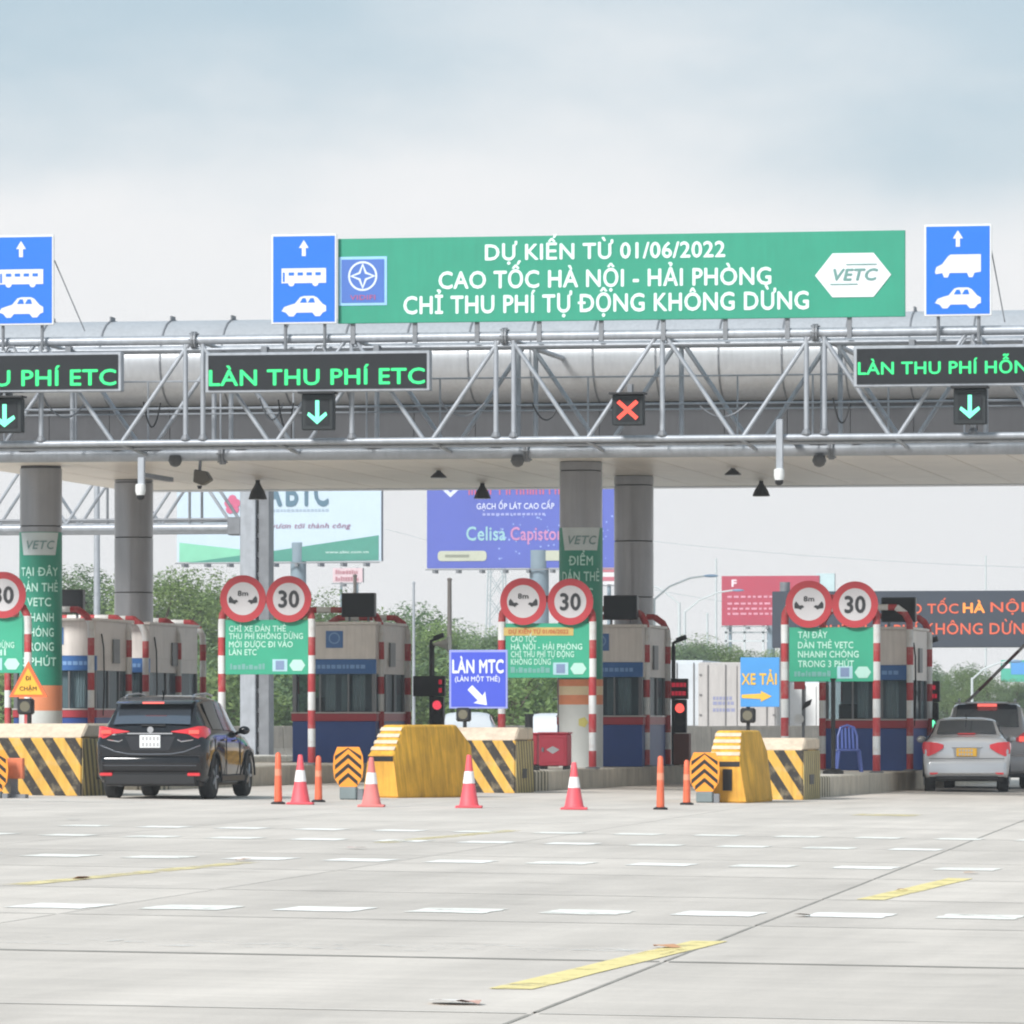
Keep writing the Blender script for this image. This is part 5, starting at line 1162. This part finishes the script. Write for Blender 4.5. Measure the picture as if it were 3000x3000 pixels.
# trucks beyond the median
BOXG = M('truck_box_grey', (186, 182, 180), rough=.55, var=.05, streak=.12); TRIM = M('truck_trim', (120, 118, 118), rough=.5)
def truck(px, Y, w, h, label, mat, prt):
    X = xat(px, Y); t = thing('cargo_truck', label, 'truck', (X, Y, gz(X, Y)), R(3), 'trucks waiting beyond the median')
    hw = w / 2; z0 = 1.05
    MB().box(-hw, hw, .05, 7, z0, h).build('cargo_box', mat, t, bevel=.03)
    for sg in (-1, 1):
        MB().box(min(sg * .015, sg * (hw - .06)), max(sg * .015, sg * (hw - .06)), .0, .045, z0 + .08, h - .1).build('rear_door', mat, t, bevel=.01)
        for q in (.3, .75): MB().tube((sg * hw * q, -.03, z0 + .05), (sg * hw * q, -.03, h - .08), .018, 6).build('locking_bar', TRIM, t)
        for z in (.2, .5, .8): MB().box(sg * (hw - .08) - .04, sg * (hw - .08) + .04, -.03, 0, z0 + (h - z0) * z, z0 + (h - z0) * z + .06).build('hinge', TRIM, t)
        for wy in (1.0, 2.2, 7.6):
            MB().lathe([(.3, -.15), (.48, -.15), (.5, -.1), (.5, .1), (.48, .15), (.3, .15)], 20, (sg * (hw - .3), wy, .5), 'x').build('wheel', RUBBER, t, smooth=30)
    MB().box(-.45, .45, .1, 9, .75, 1.045).build('chassis', TRIM, t); MB().box(-hw, hw, -.05, .1, .55, .72).build('rear_bumper', TRIM, t)
    MB().box(-hw + .1, hw - .1, 7.2, 9.0, .7, 2.75).build('cab', M('truck_cab', (190, 196, 204), rough=.4), t, bevel=.1)
    if prt:
        mb = MB(); rr = random.Random(4)
        for z in (2.0, 1.84, 1.62):
            x = -hw * .62
            while x < -hw * .16: d_ = rr.uniform(.06, .14); mb.box(x, x + d_, -.006, .0, z, z + .11); x += d_ + .03
        mb.build('door_print', M('truck_print', (142, 146, 178), rough=.6), t)
    return t
truck(2160, 186, 2.55, 3.22, 'grey box truck seen from behind, left of the blue truck sign', BOXG, True)
truck(1950, 190, 2.5, 3.3, 'pale truck partly hidden behind the middle booth', M('truck_pale_blue', (204, 210, 216), rough=.5), False)
truck(2392, 188, 2.5, 2.6, 'white truck half hidden by the right guard frame', M('truck_white', (230, 230, 230), rough=.5), False)
# ================================================================== beyond the plaza
def wall_line(a, b, h, th, label):
    n = max(1, int((b - a).length / 2.0)); d = (b - a).normalized(); t = thing('median_barrier', label, 'barrier', a, math.atan2(d.y, d.x))
    for i in range(n):
        MB().sweepx([(-.3, -.1), (.3, -.1), (.3, .08), (.12, .4), (.09, h), (-.09, h), (-.12, .4), (-.3, .08)], 2.0 * i + .01, 2.0 * i + 1.99).build('barrier_unit', CONC, t, bevel=.01)
A = Vector((xat(1900, 158), 158, gz(xat(1900, 158), 158))); B = Vector((xat(2420, 170), 170, A.z - .05)); wall_line(A, B, 1.15, .3, 'grey concrete median barrier in front of the trucks')
A = Vector((xat(560, 150), 150, gz(xat(560, 150), 150))); B = Vector((xat(1560, 165), 165, A.z - .1)); wall_line(A, B, 1.0, .3, 'grey concrete median barrier behind the middle lanes')

# rear gantry at the left
YB = 140.0
rg = thing('rear_gantry', 'second grey truss gantry behind the canopy ending at a tall box post', 'gantry', (xat(752, YB), YB, gz(xat(752, YB), YB)))
xp0, xp1 = xat(711, YB), xat(796, YB); ztop = 8.4
MB().box(xp0, xp0 + .40, YB - .3, YB + .3, rg.location.z, ztop).build('post', STEEL, rg, bevel=.02, world=True); MB().box(xp0 + .46, xp1, YB - .25, YB + .25, rg.location.z, ztop).build('post', STEEL_D, rg, bevel=.02, world=True)
for i in range(16): MB().box(xp0 + .405, xp0 + .455, YB - .2, YB + .2, .5 + i * .48, .62 + i * .48).build('batten', STEEL_D, rg, world=True)
MB().box(xp0 - .2, xp1 + .2, YB - .5, YB + .5, rg.location.z - .05, rg.location.z + .3).build('footing', CONC, rg, world=True)
zc = zat(500, 1546, YB); x0 = xat(-300, YB)
for yy, dz in ((YB, 0), (YB + 1.3, -.02)):
    MB().tube((x0, yy, zc + dz), (xp0 + .05, yy, zc + dz), .11, 12).build('bottom_chord', STEEL, rg, world=True, smooth=40); MB().tube((x0, yy, zc + 1.7), (xp0 + .05, yy, zc + 1.7), .08, 10).build('top_chord', STEEL, rg, world=True, smooth=40)
    MB().tube((x0, yy, zc + .2), (xp0 + .05, yy, zc + .2), .035, 8).build('stringer', STEEL_D, rg, world=True)
    k = 0; x = xp0 - .3
    while x > x0 + 1.6:
        MB().tube((x, yy, zc + .1), (x - 1.05, yy, zc + 1.65), .042, 8).build('diagonal_brace', STEEL, rg, world=True); MB().tube((x - 2.1, yy, zc + .1), (x - 1.05, yy, zc + 1.65), .042, 8).build('diagonal_brace', STEEL, rg, world=True)
        MB().tube((x - 1.05, yy, zc + .1), (x - 1.05, yy, zc + 1.65), .035, 8).build('upright', STEEL_D, rg, world=True); x -= 2.1
MB().box(xp0 - .35, xp0, YB - .2, YB + .25, zc - .2, zc + .25).build('end_joint', STEEL_D, rg, bevel=.03, world=True)
def mast(px, pyt, Y, r, label, mat=STEEL, arm=0, name='mast', cat='mast'):
    X = xat(px, Y); z0 = gz(X, Y) - .05; h = zat(px, pyt, Y) - z0; t = thing(name, label, cat, (X, Y, z0))
    MB().tube((0, 0, 0), (0, 0, h), r, 10, r * .7).build('shaft', mat, t, smooth=40); MB().lathe([(r * 2, 0), (r * 2, .15), (r * 1.3, .3)], 10).build('base', mat, t)
    if arm:
        MB().path([(0, 0, h - .1), (arm * .3, 0, h + abs(arm) * .22), (arm * .7, 0, h + abs(arm) * .38), (arm, 0, h + abs(arm) * .42)], .06, 6).build('arm', mat, t, smooth=40)
        MB().add(*blob(.45, .14, .09)).xf(lambda x, y, z: (x + arm * 1.1, y, z + h + abs(arm) * .42)).build('lantern', M('lantern_blue', (120, 150, 180), rough=.4), t, smooth=60)
    else: MB().lathe([(r * .9, h), (r * .9, h + .06), (r * .3, h + .1)], 10).build('cap', mat, t)
mast(284, 1405, 200, .14, 'pale tall mast between the two left columns')
mast(1212, 1712, 190, .06, 'thin pale pole behind the booth right of the black car', STEEL)
mast(1317, 1700, 230, .12, 'dark utility pole before the trees left of the blue billboard', M('pole_brown', (104, 98, 94), rough=.8), name='utility_pole', cat='pole')
mast(1040, 1690, 210, .09, 'dark post above the black booth display', M('pole_brown', (104, 98, 94), rough=.8), name='utility_pole', cat='pole')
POLEF = M('far_pole_grey', (196, 204, 206), rough=.7)
mast(1990, 1765, 420, .14, 'far street lamp with curved arm right of the middle column', POLEF, -4.2, 'street_lamp', 'street lamp')
mast(1916, 1752, 330, .12, 'street lamp whose lantern shows right beside the middle column', POLEF, 3.0, 'street_lamp', 'street lamp')
mast(2006, 1790, 400, .12, 'street lamp with arm pointing right toward the red billboard', POLEF, 3.4, 'street_lamp', 'street lamp')
mast(2072, 1800, 440, .12, 'plain far pole left of the red billboard', POLEF, name='utility_pole', cat='pole'); mast(2098, 1640, 430, .10, 'tall thin far pole beside the red billboard', POLEF, name='utility_pole', cat='pole')
mast(2888, 1632, 460, .09, 'thin far pole above the orange lettered LED board', POLEF, name='utility_pole', cat='pole')
mast(2848, 1985, 330, .1, 'far street lamp with curved arm above the minivan', POLEF, 2.2, 'street_lamp', 'street lamp')
def wire(pts, label):
    P = [at(*p) for p in pts]; mb = MB(); n = 14; Q = []
    for i in range(n + 1):
        f = i / n; q = P[0].lerp(P[1], f); q.z -= 4 * f * (1 - f) * .5; Q.append(q)
    o = mb.path(Q, .022, 5).build('overhead_wire', M('wire_grey', (170, 178, 182), rough=.7)); tag(o, label, 'wire', 'overhead wires')
wire([(1700, 1560, 500), (3100, 1665, 430)], 'upper overhead wire crossing the sky right of the columns'); wire([(1130, 1550, 440), (2300, 1790, 430)], 'lower overhead wire falling toward the red billboard')

# billboards
def billboard(px0, px1, pyt, pyb, Y, name_label, face, posts, turn=0, th=.5):
    pm = (px0 + px1) / 2; X = xat(pm, Y); zb_ = zat(pm, pyb, Y); zt_ = zat(pm, pyt, Y); w = (xat(px1, Y) - xat(px0, Y)) / math.cos(turn)
    t = thing('billboard', name_label, 'billboard', (X, Y, 0), turn)
    MB().box(-w / 2, w / 2, .05, th, zb_, zt_).build('frame', STEEL_D, t); MB().box(-w / 2, w / 2, 0, .045, zb_, zt_).build('face', face, t)
    for x, r in posts: MB().tube((x, th * .6, -.3), (x, th * .6, zb_ + 1), r, 14).build('post', M('billboard_post', (128, 146, 158), rough=.6), t, smooth=40)
    n = int(w / 1.2)
    for i in range(n): MB().box(-w / 2 + (i + .3) * w / n, -w / 2 + (i + .42) * w / n, -.5, th, zb_ - .28, zb_ - .08).build('catwalk_bracket', STEEL_D, t)
    MB().box(-w / 2, w / 2, -.45, -.38, zb_ - .12, zb_ - .06).build('catwalk_rail', STEEL_D, t)
    s = scl(pm, Y)
    return t, (lambda px: (px - pm) / s), (lambda py: zat(pm, py, Y)), s
Y = 300
t, lx, lz, s = billboard(516, 1117, 1250, 1645, Y, 'pale ABIC insurance billboard with green lower edge', M('billboard_pale', (192, 210, 224), rough=.5, var=.02), [(1.0, .42)], R(-1.2))
MB().add([(lx(516), -.012, lz(1645)), (lx(516), -.012, lz(1588)), (lx(780), -.012, lz(1618)), (lx(780), -.012, lz(1645))], [(0, 3, 2, 1)]).build('light_green_wedge', M('wedge_light', (128, 202, 170), rough=.5), t)
MB().add([(lx(540), -.02, lz(1647)), (lx(1117), -.02, lz(1643)), (lx(1117), -.02, lz(1570)), (lx(800), -.02, lz(1614))], [(0, 1, 2, 3)]).build('green_wedge', M('wedge_green', (70, 146, 130), rough=.5), t)
mb = MB()
for ch, px, w in (('A', 797, 62), ('B', 857, 38), ('I', 900, 11), ('C', 945, 44)): mb.text(ch, lx(px), lz(1481), 78 / s, -.03, width=w / s, bold=.03)
mb.build('lettering', M('abic_slate', (84, 116, 136), rough=.5), t)
mb = MB(); rr = random.Random(2); x = 795
while x < 965: d_ = rr.uniform(5, 10); mb.box(lx(x), lx(x + d_), -.026, -.02, lz(1499), lz(1492)); x += d_ + 4
mb.build('fine_print', M('abic_fine', (160, 178, 196), rough=.5), t)
MB().text('vươn tới thành công', lx(912), lz(1548), 15 / s, -.03, width=238 / s, shear=.3, bold=.005).build('slogan', M('abic_plum', (150, 104, 136), rough=.5), t)
MB().text('www.abic.com.vn', lx(1022), lz(1622), 8 / s, -.03, width=130 / s).build('web_address', M('abic_white', (200, 226, 220), rough=.5), t)
mb = MB()
for k in range(5): a = R(90 + 72 * k); mb.flat(circ(lx(677) + .22 * math.cos(a), lz(1478) + .3 * math.sin(a), .24, 8)[:-1], -.03 - .004 * k)
mb.build('flower_emblem', M('abic_pink', (200, 92, 128), rough=.5), t)
Y = 320
t, lx, lz, s = billboard(1250, 1801, 1250, 1664, Y, 'blue tile maker billboard behind the green banner column', M('billboard_blue', (86, 100, 188), rough=.5, var=.05, vs=.4), [(1.0, .55)], 0)
mb = MB().text('GẠCH ỐP LÁT CAO CẤP', lx(1510), lz(1491), 17 / s, -.02, width=232 / s, bold=.02); mb.flat([(lx(1316), lz(1456)), (lx(1342), lz(1432)), (lx(1332), lz(1426)), (lx(1316), lz(1442)), (lx(1300), lz(1426)), (lx(1290), lz(1432))], -.02); mb.build('lettering', M('bb_white', (214, 220, 246), rough=.5), t)
mb = MB(); rr = random.Random(21); x = 1370
while x < 1640:                                          # red capitals too blurred to read
    d_ = rr.uniform(12, 17); k = rr.choice((0, 1, 2)); mb.box(lx(x), lx(x + 4), -.02, -.012, lz(1449), lz(1427)); mb.box(lx(x + 4), lx(x + d_), -.02, -.012, lz(1433), lz(1427)); x += d_ + 5 + 8 * (rr.random() < .2)
    if k: mb.box(lx(x - 9), lx(x - 5), -.02, -.012, lz(1449), lz(1434))
mb.build('red_lettering', M('bb_red', (206, 92, 122), rough=.5), t)
mb = MB(); rr = random.Random(5); x = 1412
while x < 1600: d_ = rr.uniform(5, 11); mb.box(lx(x), lx(x + d_), -.02, -.012, lz(1510), lz(1503)); x += d_ + 4
mb.build('fine_print', M('bb_fine', (160, 168, 222), rough=.5), t)
MB().text('Celisa', lx(1422), lz(1582), 40 / s, -.02, width=118 / s, bold=.02).build('mint_lettering', M('bb_mint', (150, 196, 206), rough=.5), t); MB().text('Capistone', lx(1585), lz(1582), 38 / s, -.02, width=180 / s, bold=.02).build('pink_lettering', M('bb_pink', (196, 134, 184), rough=.5), t)
for a, b in ((1278, 1424), (1562, 1706)): MB().rrect(lx(a), lx(b), lz(1643), lz(1613), .2, -.03, -.008).build('yellow_pill', M('bb_pill', (190, 194, 176), rough=.5), t)
MB().box(lx(1300), lx(1372), -.04, -.031, lz(1632), lz(1624)).build('pill_print', M('bb_pill_print', (140, 144, 130), rough=.5), t)
mb = MB(); rr = random.Random(9)
for k in range(60): q = .05 + .06 * rr.random(); x, z = lx(rr.uniform(1450, 1795)), lz(rr.uniform(1500, 1640)); mb.box(x, x + q, -.016, -.01, z, z + q)
mb.build('sparkles', M('bb_spark', (150, 172, 232), rough=.5), t)
t, lx, lz, s = billboard(1762, 1802, 1612, 1712, 340, 'striped red and white panel between the two middle columns', M('stripe_white', (226, 226, 230), rough=.5), [(0, .12)])
for a, b in ((1634, 1646), (1664, 1676), (1690, 1702)): MB().box(lx(1762), lx(1802), -.02, 0, lz(b), lz(a)).build('stripe', M('stripe_rose', (196, 110, 126), rough=.5) if a > 1650 else M('stripe_slate', (130, 136, 150), rough=.5), t)
Y = 420
t, lx, lz, s = billboard(2114, 2400, 1687, 1832, Y, 'faded red billboard left of the orange LED gantry', M('billboard_red', (176, 52, 78), rough=.6, var=.06, vs=.5), [(0, .3), (-3, .12), (3, .12)])
mb = MB().text('F', lx(2150), lz(1718), 20 / s, -.02, width=16 / s, bold=.04); mb.build('lettering', M('rb_white', (236, 214, 222), rough=.5), t)
mb = MB(); rr = random.Random(12)
for py in (1745, 1765, 1780, 1795):
    x = 2130
    while x < 2290: d_ = rr.uniform(8, 18); mb.box(lx(x), lx(x + d_), -.02, -.01, lz(py + 6), lz(py)); x += d_ + 6
mb.build('fine_print', M('rb_pink', (216, 150, 168), rough=.5), t)
for py in (1850, 1875): MB().box(lx(2120), lx(2395), .1, .3, lz(py + 5), lz(py)).build('frame_bar', POLEF, t)
for px in (2125, 2180, 2235, 2290, 2345, 2390): MB().box(lx(px) - .08, lx(px) + .08, .1, .25, lz(1905), lz(1832)).build('frame_bar', POLEF, t)
t, lx, lz, s = billboard(2392, 2445, 1680, 1760, 426, 'pale blue panel peeping out behind the red billboard', M('panel_paleblue', (190, 212, 216), rough=.5, var=.12, vs=1), [(0, .12)])
t, lx, lz, s = billboard(975, 1062, 1664, 1706, 380, 'small pink and white roadside board under the ABIC billboard', M('small_board', (214, 190, 196), rough=.5, var=.08, vs=2), [(-.5, .08), (.6, .08)])
mb = MB(); rr = random.Random(8)
for py in (1682, 1702):
    x = 982
    while x < 1050: d_ = rr.uniform(4, 9); mb.box(lx(x), lx(x + d_), -.02, -.01, lz(py), lz(py - rr.uniform(8, 13))); x += d_ + 2
mb.build('fine_print', M('small_board_print', (176, 120, 130), rough=.5), t)

# overhead LED board beyond the plaza
Y = 176; x0, x1 = xat(2262, Y), xat(3420, Y); zb_, zt_ = zat(2700, 1897, Y), zat(2700, 1731, Y)
t = thing('rear_message_board', 'wide dark LED board with orange lettering CAO TỐC HÀ NỘI at right', 'led board', ((x0 + x1) / 2, Y, 0)); ox = t.location.x
MB().box(x0 - ox, x1 - ox, 0, .5, zb_, zt_).build('housing', M('led_slate', (56, 64, 76), rough=.5, var=.05), t, bevel=.02)
for xx in (x0 - ox + .3, x1 - ox - .4): MB().tube((xx, .7, -.3), (xx, .7, zt_ + .3), .16, 14).build('post', STEEL_D, t, smooth=40)
MB().box(x0 - ox, x1 - ox, .55, .75, zb_ + .2, zb_ + .4).build('beam', STEEL_D, t); MB().box(x0 - ox, x1 - ox, .55, .75, zt_ - .4, zt_ - .2).build('beam', STEEL_D, t)
lx = lambda px: xat(px, Y) - ox
lz = lambda py: zat(2750, py, Y)
OL = lamp_mat('orange_led', (222, 104, 76), .72); OL2 = lamp_mat('amber_led', (250, 150, 70), .95)
OLT = lambda *a, **k: MB().text(*a, **k).build('lettering', OL, t)
OLT('CAO TỐC', lx(2606), lz(1797), 28 / 95, -.012, width=lx(2808) - lx(2606), align='l', bold=.012); OLT('NỘI - HẢI PHÒNG', lx(2902), lz(1793), 28 / 95, -.012, width=lx(3385) - lx(2902), align='l', bold=.012)
OLT('CHỈ THU PHÍ', lx(2395), lz(1862), 32 / 95, -.012, width=lx(2690) - lx(2395), align='l', bold=.012); OLT('KHÔNG DỪNG', lx(2710), lz(1858), 32 / 95, -.012, width=lx(3035) - lx(2710), align='l', bold=.012)
MB().text('HÀ', lx(2821), lz(1795), 28 / 95, -.012, width=lx(2886) - lx(2821), align='l', bold=.03).build('bright_lettering', OL2, t)
# green direction sign far right
Y = 380; t = thing('direction_sign', 'green and blue direction sign at the right edge', 'sign', (xat(2985, Y), Y, 0)); s = scl(2985, Y); lz = lambda py: zat(2985, py, Y); lx = lambda px: (px - 2985) / s
MB().box(lx(2932), lx(3090), 0, .12, lz(1998), lz(1934)).build('panel', M('far_green', (70, 172, 148), rough=.5), t); MB().box(lx(2962), lx(3040), -.02, 0, lz(1976), lz(1940)).build('blue_inset', M('far_blue', (78, 150, 214), rough=.5), t)
MB().box(lx(2936), lx(2960), -.02, 0, lz(1958), lz(1944)).build('white_inset', M('far_white', (216, 214, 224), rough=.5), t)
for px in (2945, 3075): MB().tube((lx(px), .2, -.5), (lx(px), .2, lz(1936)), .12, 8).build('post', POLEF, t)
# lattice mast
Y = 520; X = xat(1455, Y); t = thing('lattice_tower', 'pale lattice tower behind the car spacing sign', 'tower', (X, Y, -.5)); h = zat(1455, 1480, Y) + .5
LAT = M('lattice_grey', (176, 186, 190), rough=.7)
for sx in (-1, 1):
    for sy in (-1, 1): MB().tube((sx * 1.1, sy * 1.1, 0), (sx * .5, sy * .5, h), .08, 6).build('leg', LAT, t)
    for i in range(10):
        f0, f1 = i / 10, (i + 1) / 10; w0, w1 = 1.1 - .6 * f0, 1.1 - .6 * f1
        MB().tube((-sx * w0, -w0, h * f0), (sx * w1, -w1, h * f1), .045, 5).build('lattice_brace', LAT, t); MB().tube((-sx * w0, w0, h * f0), (sx * w1, w1, h * f1), .045, 5).build('lattice_brace', LAT, t)

# ================================================================== trees
def leaf_mat(name, c, c2):
    m = bpy.data.materials.new(name); m.use_nodes = True; t = m.node_tree; b = t.nodes['Principled BSDF']; b.inputs['Roughness'].default_value = .6; b.inputs['Specular IOR Level'].default_value = .3
    g = t.nodes.new('ShaderNodeNewGeometry'); n = t.nodes.new('ShaderNodeTexNoise'); n.inputs['Scale'].default_value = .55; n.inputs['Detail'].default_value = 4; t.links.new(g.outputs['Position'], n.inputs['Vector'])
    r = t.nodes.new('ShaderNodeMapRange'); t.links.new(n.outputs[0], r.inputs[0]); r.inputs[1].default_value = .35; r.inputs[2].default_value = .65
    x = t.nodes.new('ShaderNodeMix'); x.data_type = 'RGBA'; t.links.new(r.outputs[0], x.inputs[0]); x.inputs[6].default_value = c + (1,); x.inputs[7].default_value = c2 + (1,)
    oi = t.nodes.new('ShaderNodeObjectInfo'); r2 = t.nodes.new('ShaderNodeMapRange'); t.links.new(oi.outputs['Random'], r2.inputs[0]); r2.inputs[3].default_value = .8; r2.inputs[4].default_value = 1.25
    y = t.nodes.new('ShaderNodeMix'); y.data_type = 'RGBA'; y.blend_type = 'MULTIPLY'; y.inputs[0].default_value = 1; t.links.new(x.outputs[2], y.inputs[6]); t.links.new(r2.outputs[0], y.inputs[7]); t.links.new(y.outputs[2], b.inputs['Base Color'])
    tl = t.nodes.new('ShaderNodeBsdfTranslucent'); t.links.new(y.outputs[2], tl.inputs[0]); ms = t.nodes.new('ShaderNodeMixShader'); ms.inputs[0].default_value = .3
    o = t.nodes['Material Output']; t.links.new(b.outputs[0], ms.inputs[1]); t.links.new(tl.outputs[0], ms.inputs[2]); t.links.new(ms.outputs[0], o.inputs[0]); return m
LEAF = leaf_mat('leaf_green', (.135, .215, .08), (.215, .30, .105)); LEAF2 = leaf_mat('leaf_grey_green', (.12, .195, .095), (.18, .26, .12)); BARK = M('bark', (92, 82, 70), rough=.95, var=.2, vs=3, bump=.5, bs=12)
def tree_proto(seed, H_, spread, nl, leaf, lsz, low=.25):
    rr = random.Random(seed); tr = MB(); lv = MB(); lobes = []
    tr.path([(0, 0, -.1), (rr.uniform(-.1, .1), 0, H_ * .2), (rr.uniform(-.2, .2), rr.uniform(-.2, .2), H_ * .45), (rr.uniform(-.3, .3), rr.uniform(-.3, .3), H_ * .75)], [H_ * .028, H_ * .022, H_ * .015, H_ * .006], 8)
    for i in range(13):
        a = i * 2.4 + rr.random(); f = low + (1 - low) * ((i + .5) / 13); rad = spread * (.75 - .55 * abs(f - .5)) * rr.uniform(.55, 1.05)
        c = Vector((rad * math.cos(a), rad * math.sin(a), H_ * f * .93)); q = spread * rr.uniform(.28, .46); lobes.append((c, q))
        z = H_ * (f * .6); tr.path([(0, 0, z), c * .5 + Vector((0, 0, z * .5 + .1)), c], [H_ * .010, H_ * .007, H_ * .003], 6)
    for i in range(nl):
        c, q = lobes[i % len(lobes)]
        d = Vector((rr.gauss(0, 1), rr.gauss(0, 1), rr.gauss(0, .8))).normalized() * (q * rr.random() ** .4); p = c + d
        nrm_ = (d.normalized() * .6 + Vector((rr.gauss(0, .6), rr.gauss(0, .6), rr.gauss(.5, .6)))).normalized(); u = nrm_.orthogonal().normalized(); w = nrm_.cross(u); s_ = lsz * rr.uniform(.6, 1.3); al = rr.random() * 6.28
        u, w = u * math.cos(al) + w * math.sin(al), w * math.cos(al) - u * math.sin(al)
        lv.add([p - u * s_, p + w * s_ * .45, p + u * s_, p - w * s_ * .45], [(0, 1, 2, 3)])
    return tr, lv
PROTO = []
for sd, H_, sprd, nl, lf, ls, low in ((1, 8, 3.0, 21000, LEAF, .075, .18), (2, 7, 3.4, 21000, LEAF, .075, .15), (3, 9, 2.6, 21000, LEAF2, .075, .2), (4, 6, 3.2, 20000, LEAF2, .075, .12), (5, 2.2, 1.7, 4500, LEAF, .075, .05), (6, 1.9, 1.9, 4500, LEAF2, .075, .05)):
    a, b = tree_proto(sd, H_, sprd, nl, lf, ls, low); o1, o2 = a.build('trunk', BARK), b.build('crown', lf); PROTO.append((o1.data, o2.data, H_)); bpy.data.objects.remove(o1); bpy.data.objects.remove(o2)
def tree(kind, px, pyt, Y, label, name='broadleaf_tree', cat='tree', group='trees beyond the plaza', wide=1.0):
    tm, cm, H_ = PROTO[kind]; X = xat(px, Y); z0 = gz(X, Y) - .1; k = (zat(px, pyt, Y) - z0) / H_
    t = thing(name, label, cat, (X, Y, z0), px * 1.7, group); t.scale = (k * wide, k * wide, k)
    for nm, me in (('trunk', tm), ('crown', cm)):
        o = bpy.data.objects.new(nm, me); col0.objects.link(o); o.parent = t
    return t
lefts = [(-60, 1740, 262, 'far left tree at the photograph edge'), (95, 1770, 255, 'low tree behind the left banner column'), (210, 1735, 262, 'tree between the banner column and the pale mast'), (318, 1690, 250, 'tall tree behind the pale mast'), (470, 1672, 240, 'tallest tree, right of the bare left column'), (560, 1705, 246, 'tree left of the car spacing sign'), (625, 1735, 252, 'tree behind the left car spacing sign'),
         (740, 1800, 250, 'dark tree behind the tall box post'), (870, 1785, 256, 'tree left of the second booth, behind the 30 sign'), (965, 1765, 258, 'round tree behind the booth display'), (1060, 1800, 255, 'tree behind the booth roof right of the black car'), (1165, 1790, 250, 'tree right of the booth, below the ABIC billboard'), (1250, 1825, 245, 'tree behind the thin pale pole'),
         (1330, 1835, 250, 'tree above the MTC sign'), (1410, 1850, 240, 'tree left of the middle guard frame'), (1490, 1870, 248, 'tree behind the middle car spacing sign')]
for i, (px, py, Y, lb) in enumerate(lefts): tree(i % 4, px, py, Y, 'green ' + lb, wide=1.25)
rights = [(1960, 1885, 345, 'low green tree right of the middle booth'), (2015, 1880, 352, 'rounded green tree above the pale truck'), (2070, 1895, 345, 'small green tree above the grey truck'), (2140, 1890, 330, 'dark green tree below the red billboard'), (2300, 1935, 340, 'green tree behind the right guard frame'), (2720, 1955, 352, 'grey-green tree right of the green lane light'), (2775, 1945, 350, 'taller grey-green tree above the sedan'), (2835, 1960, 345, 'grey-green tree left of the barrier arm'),
          (2905, 1985, 340, 'grey-green tree under the green direction sign'), (2965, 1995, 338, 'grey-green tree at the right edge'), (3040, 1980, 345, 'grey-green tree just past the right edge'), (2230, 1905, 350, 'green tree behind the blue truck sign'), (2420, 1950, 346, 'green tree behind the right booth'), (2560, 1940, 348, 'green tree hidden behind the right booth roof')]
for i, (px, py, Y, lb) in enumerate(rights): tree((i + 1) % 4, px, py, Y, lb, wide=1.5)
bush = [(-30, 'at the left edge'), (150, 'behind the slow triangle'), (330, 'behind the long left booth'), (470, 'left of the black car roof'), (600, 'behind the black car roof'), (700, 'left of the tall box post'), (830, 'right of the tall box post'), (930, 'behind the blue booth panel'), (1180, 'behind the pale pole foot'), (1260, 'behind the black terminal'), (1340, 'below the MTC sign'), (1430, 'right of the MTC sign'), (1520, 'behind the black pole'), (1600, 'behind the red cabinet')]
for i, (px, lb) in enumerate(bush): tree(4 + i % 2, px, 1935 + 25 * (i % 3), 205 + 5 * (i % 4), 'dense green bush ' + lb, 'bush', 'bush', 'bushes along the verge', wide=1.35)

# litter on the concrete
LIT = [(1325, 2941, .16, (238, 232, 226), 'white paper scrap lying in the foreground'), (1372, 2944, .10, (196, 160, 148), 'brown leaf lying against the white paper scrap'), (1950, 2778, .10, (214, 160, 120), 'dry leaf lying on the near yellow dash'), (2352, 2686, .08, (186, 174, 164), 'dark scrap where the slab joint meets a white mark'), (2642, 2612, .08, (196, 150, 96), 'dry leaf lying on the far yellow dash'),
       (712, 2523, .10, (196, 168, 152), 'brown leaf just below the second mark row at left'), (1045, 2488, .12, (206, 176, 170), 'pinkish scrap left of centre between mark rows'), (240, 2577, .10, (200, 156, 130), 'brown leaf at the left faded yellow dash'), (2845, 2560, .1, (196, 170, 150), 'pale leaf under the last mark of the second row'), (215, 2403, .12, (190, 186, 180), 'grey scrap on the road before the striped block')]
for i, (px, py, r, c, lb) in enumerate(LIT):
    p = gpx(px, py); rr = random.Random(i); mb = MB(); n = 7
    pts = [(r * rr.uniform(.6, 1) * math.cos(6.28 * k / n), r * rr.uniform(.6, 1.1) * math.sin(6.28 * k / n), rr.uniform(.006, .03)) for k in range(n)] + [(0, 0, .022)]
    mb.add(pts, [(k, (k + 1) % n, n) for k in range(n)]); o = mb.build('litter', M(f'litter_{i}', c, rough=.8, var=.1)); o.location = p; tag(o, lb, 'litter', 'scraps on the road')

# ================================================================== the hazy summer air
hz = MB().box(-330, 260, -30, 640, -4, 26).build('haze', M('haze_unused', (255, 255, 255), var=0)); tag(hz, 'pale summer haze', None, None, 'stuff')
hm = bpy.data.materials.new('haze_air'); hm.use_nodes = True; ht = hm.node_tree; ht.nodes.clear()
ho = ht.nodes.new('ShaderNodeOutputMaterial'); hv = ht.nodes.new('ShaderNodeVolumePrincipled'); hv.inputs['Color'].default_value = (.97, .98, 1, 1); hv.inputs['Density'].default_value = .0005; hv.inputs['Anisotropy'].default_value = .2
ht.links.new(hv.outputs[0], ho.inputs['Volume']); hz.data.materials.clear(); hz.data.materials.append(hm)
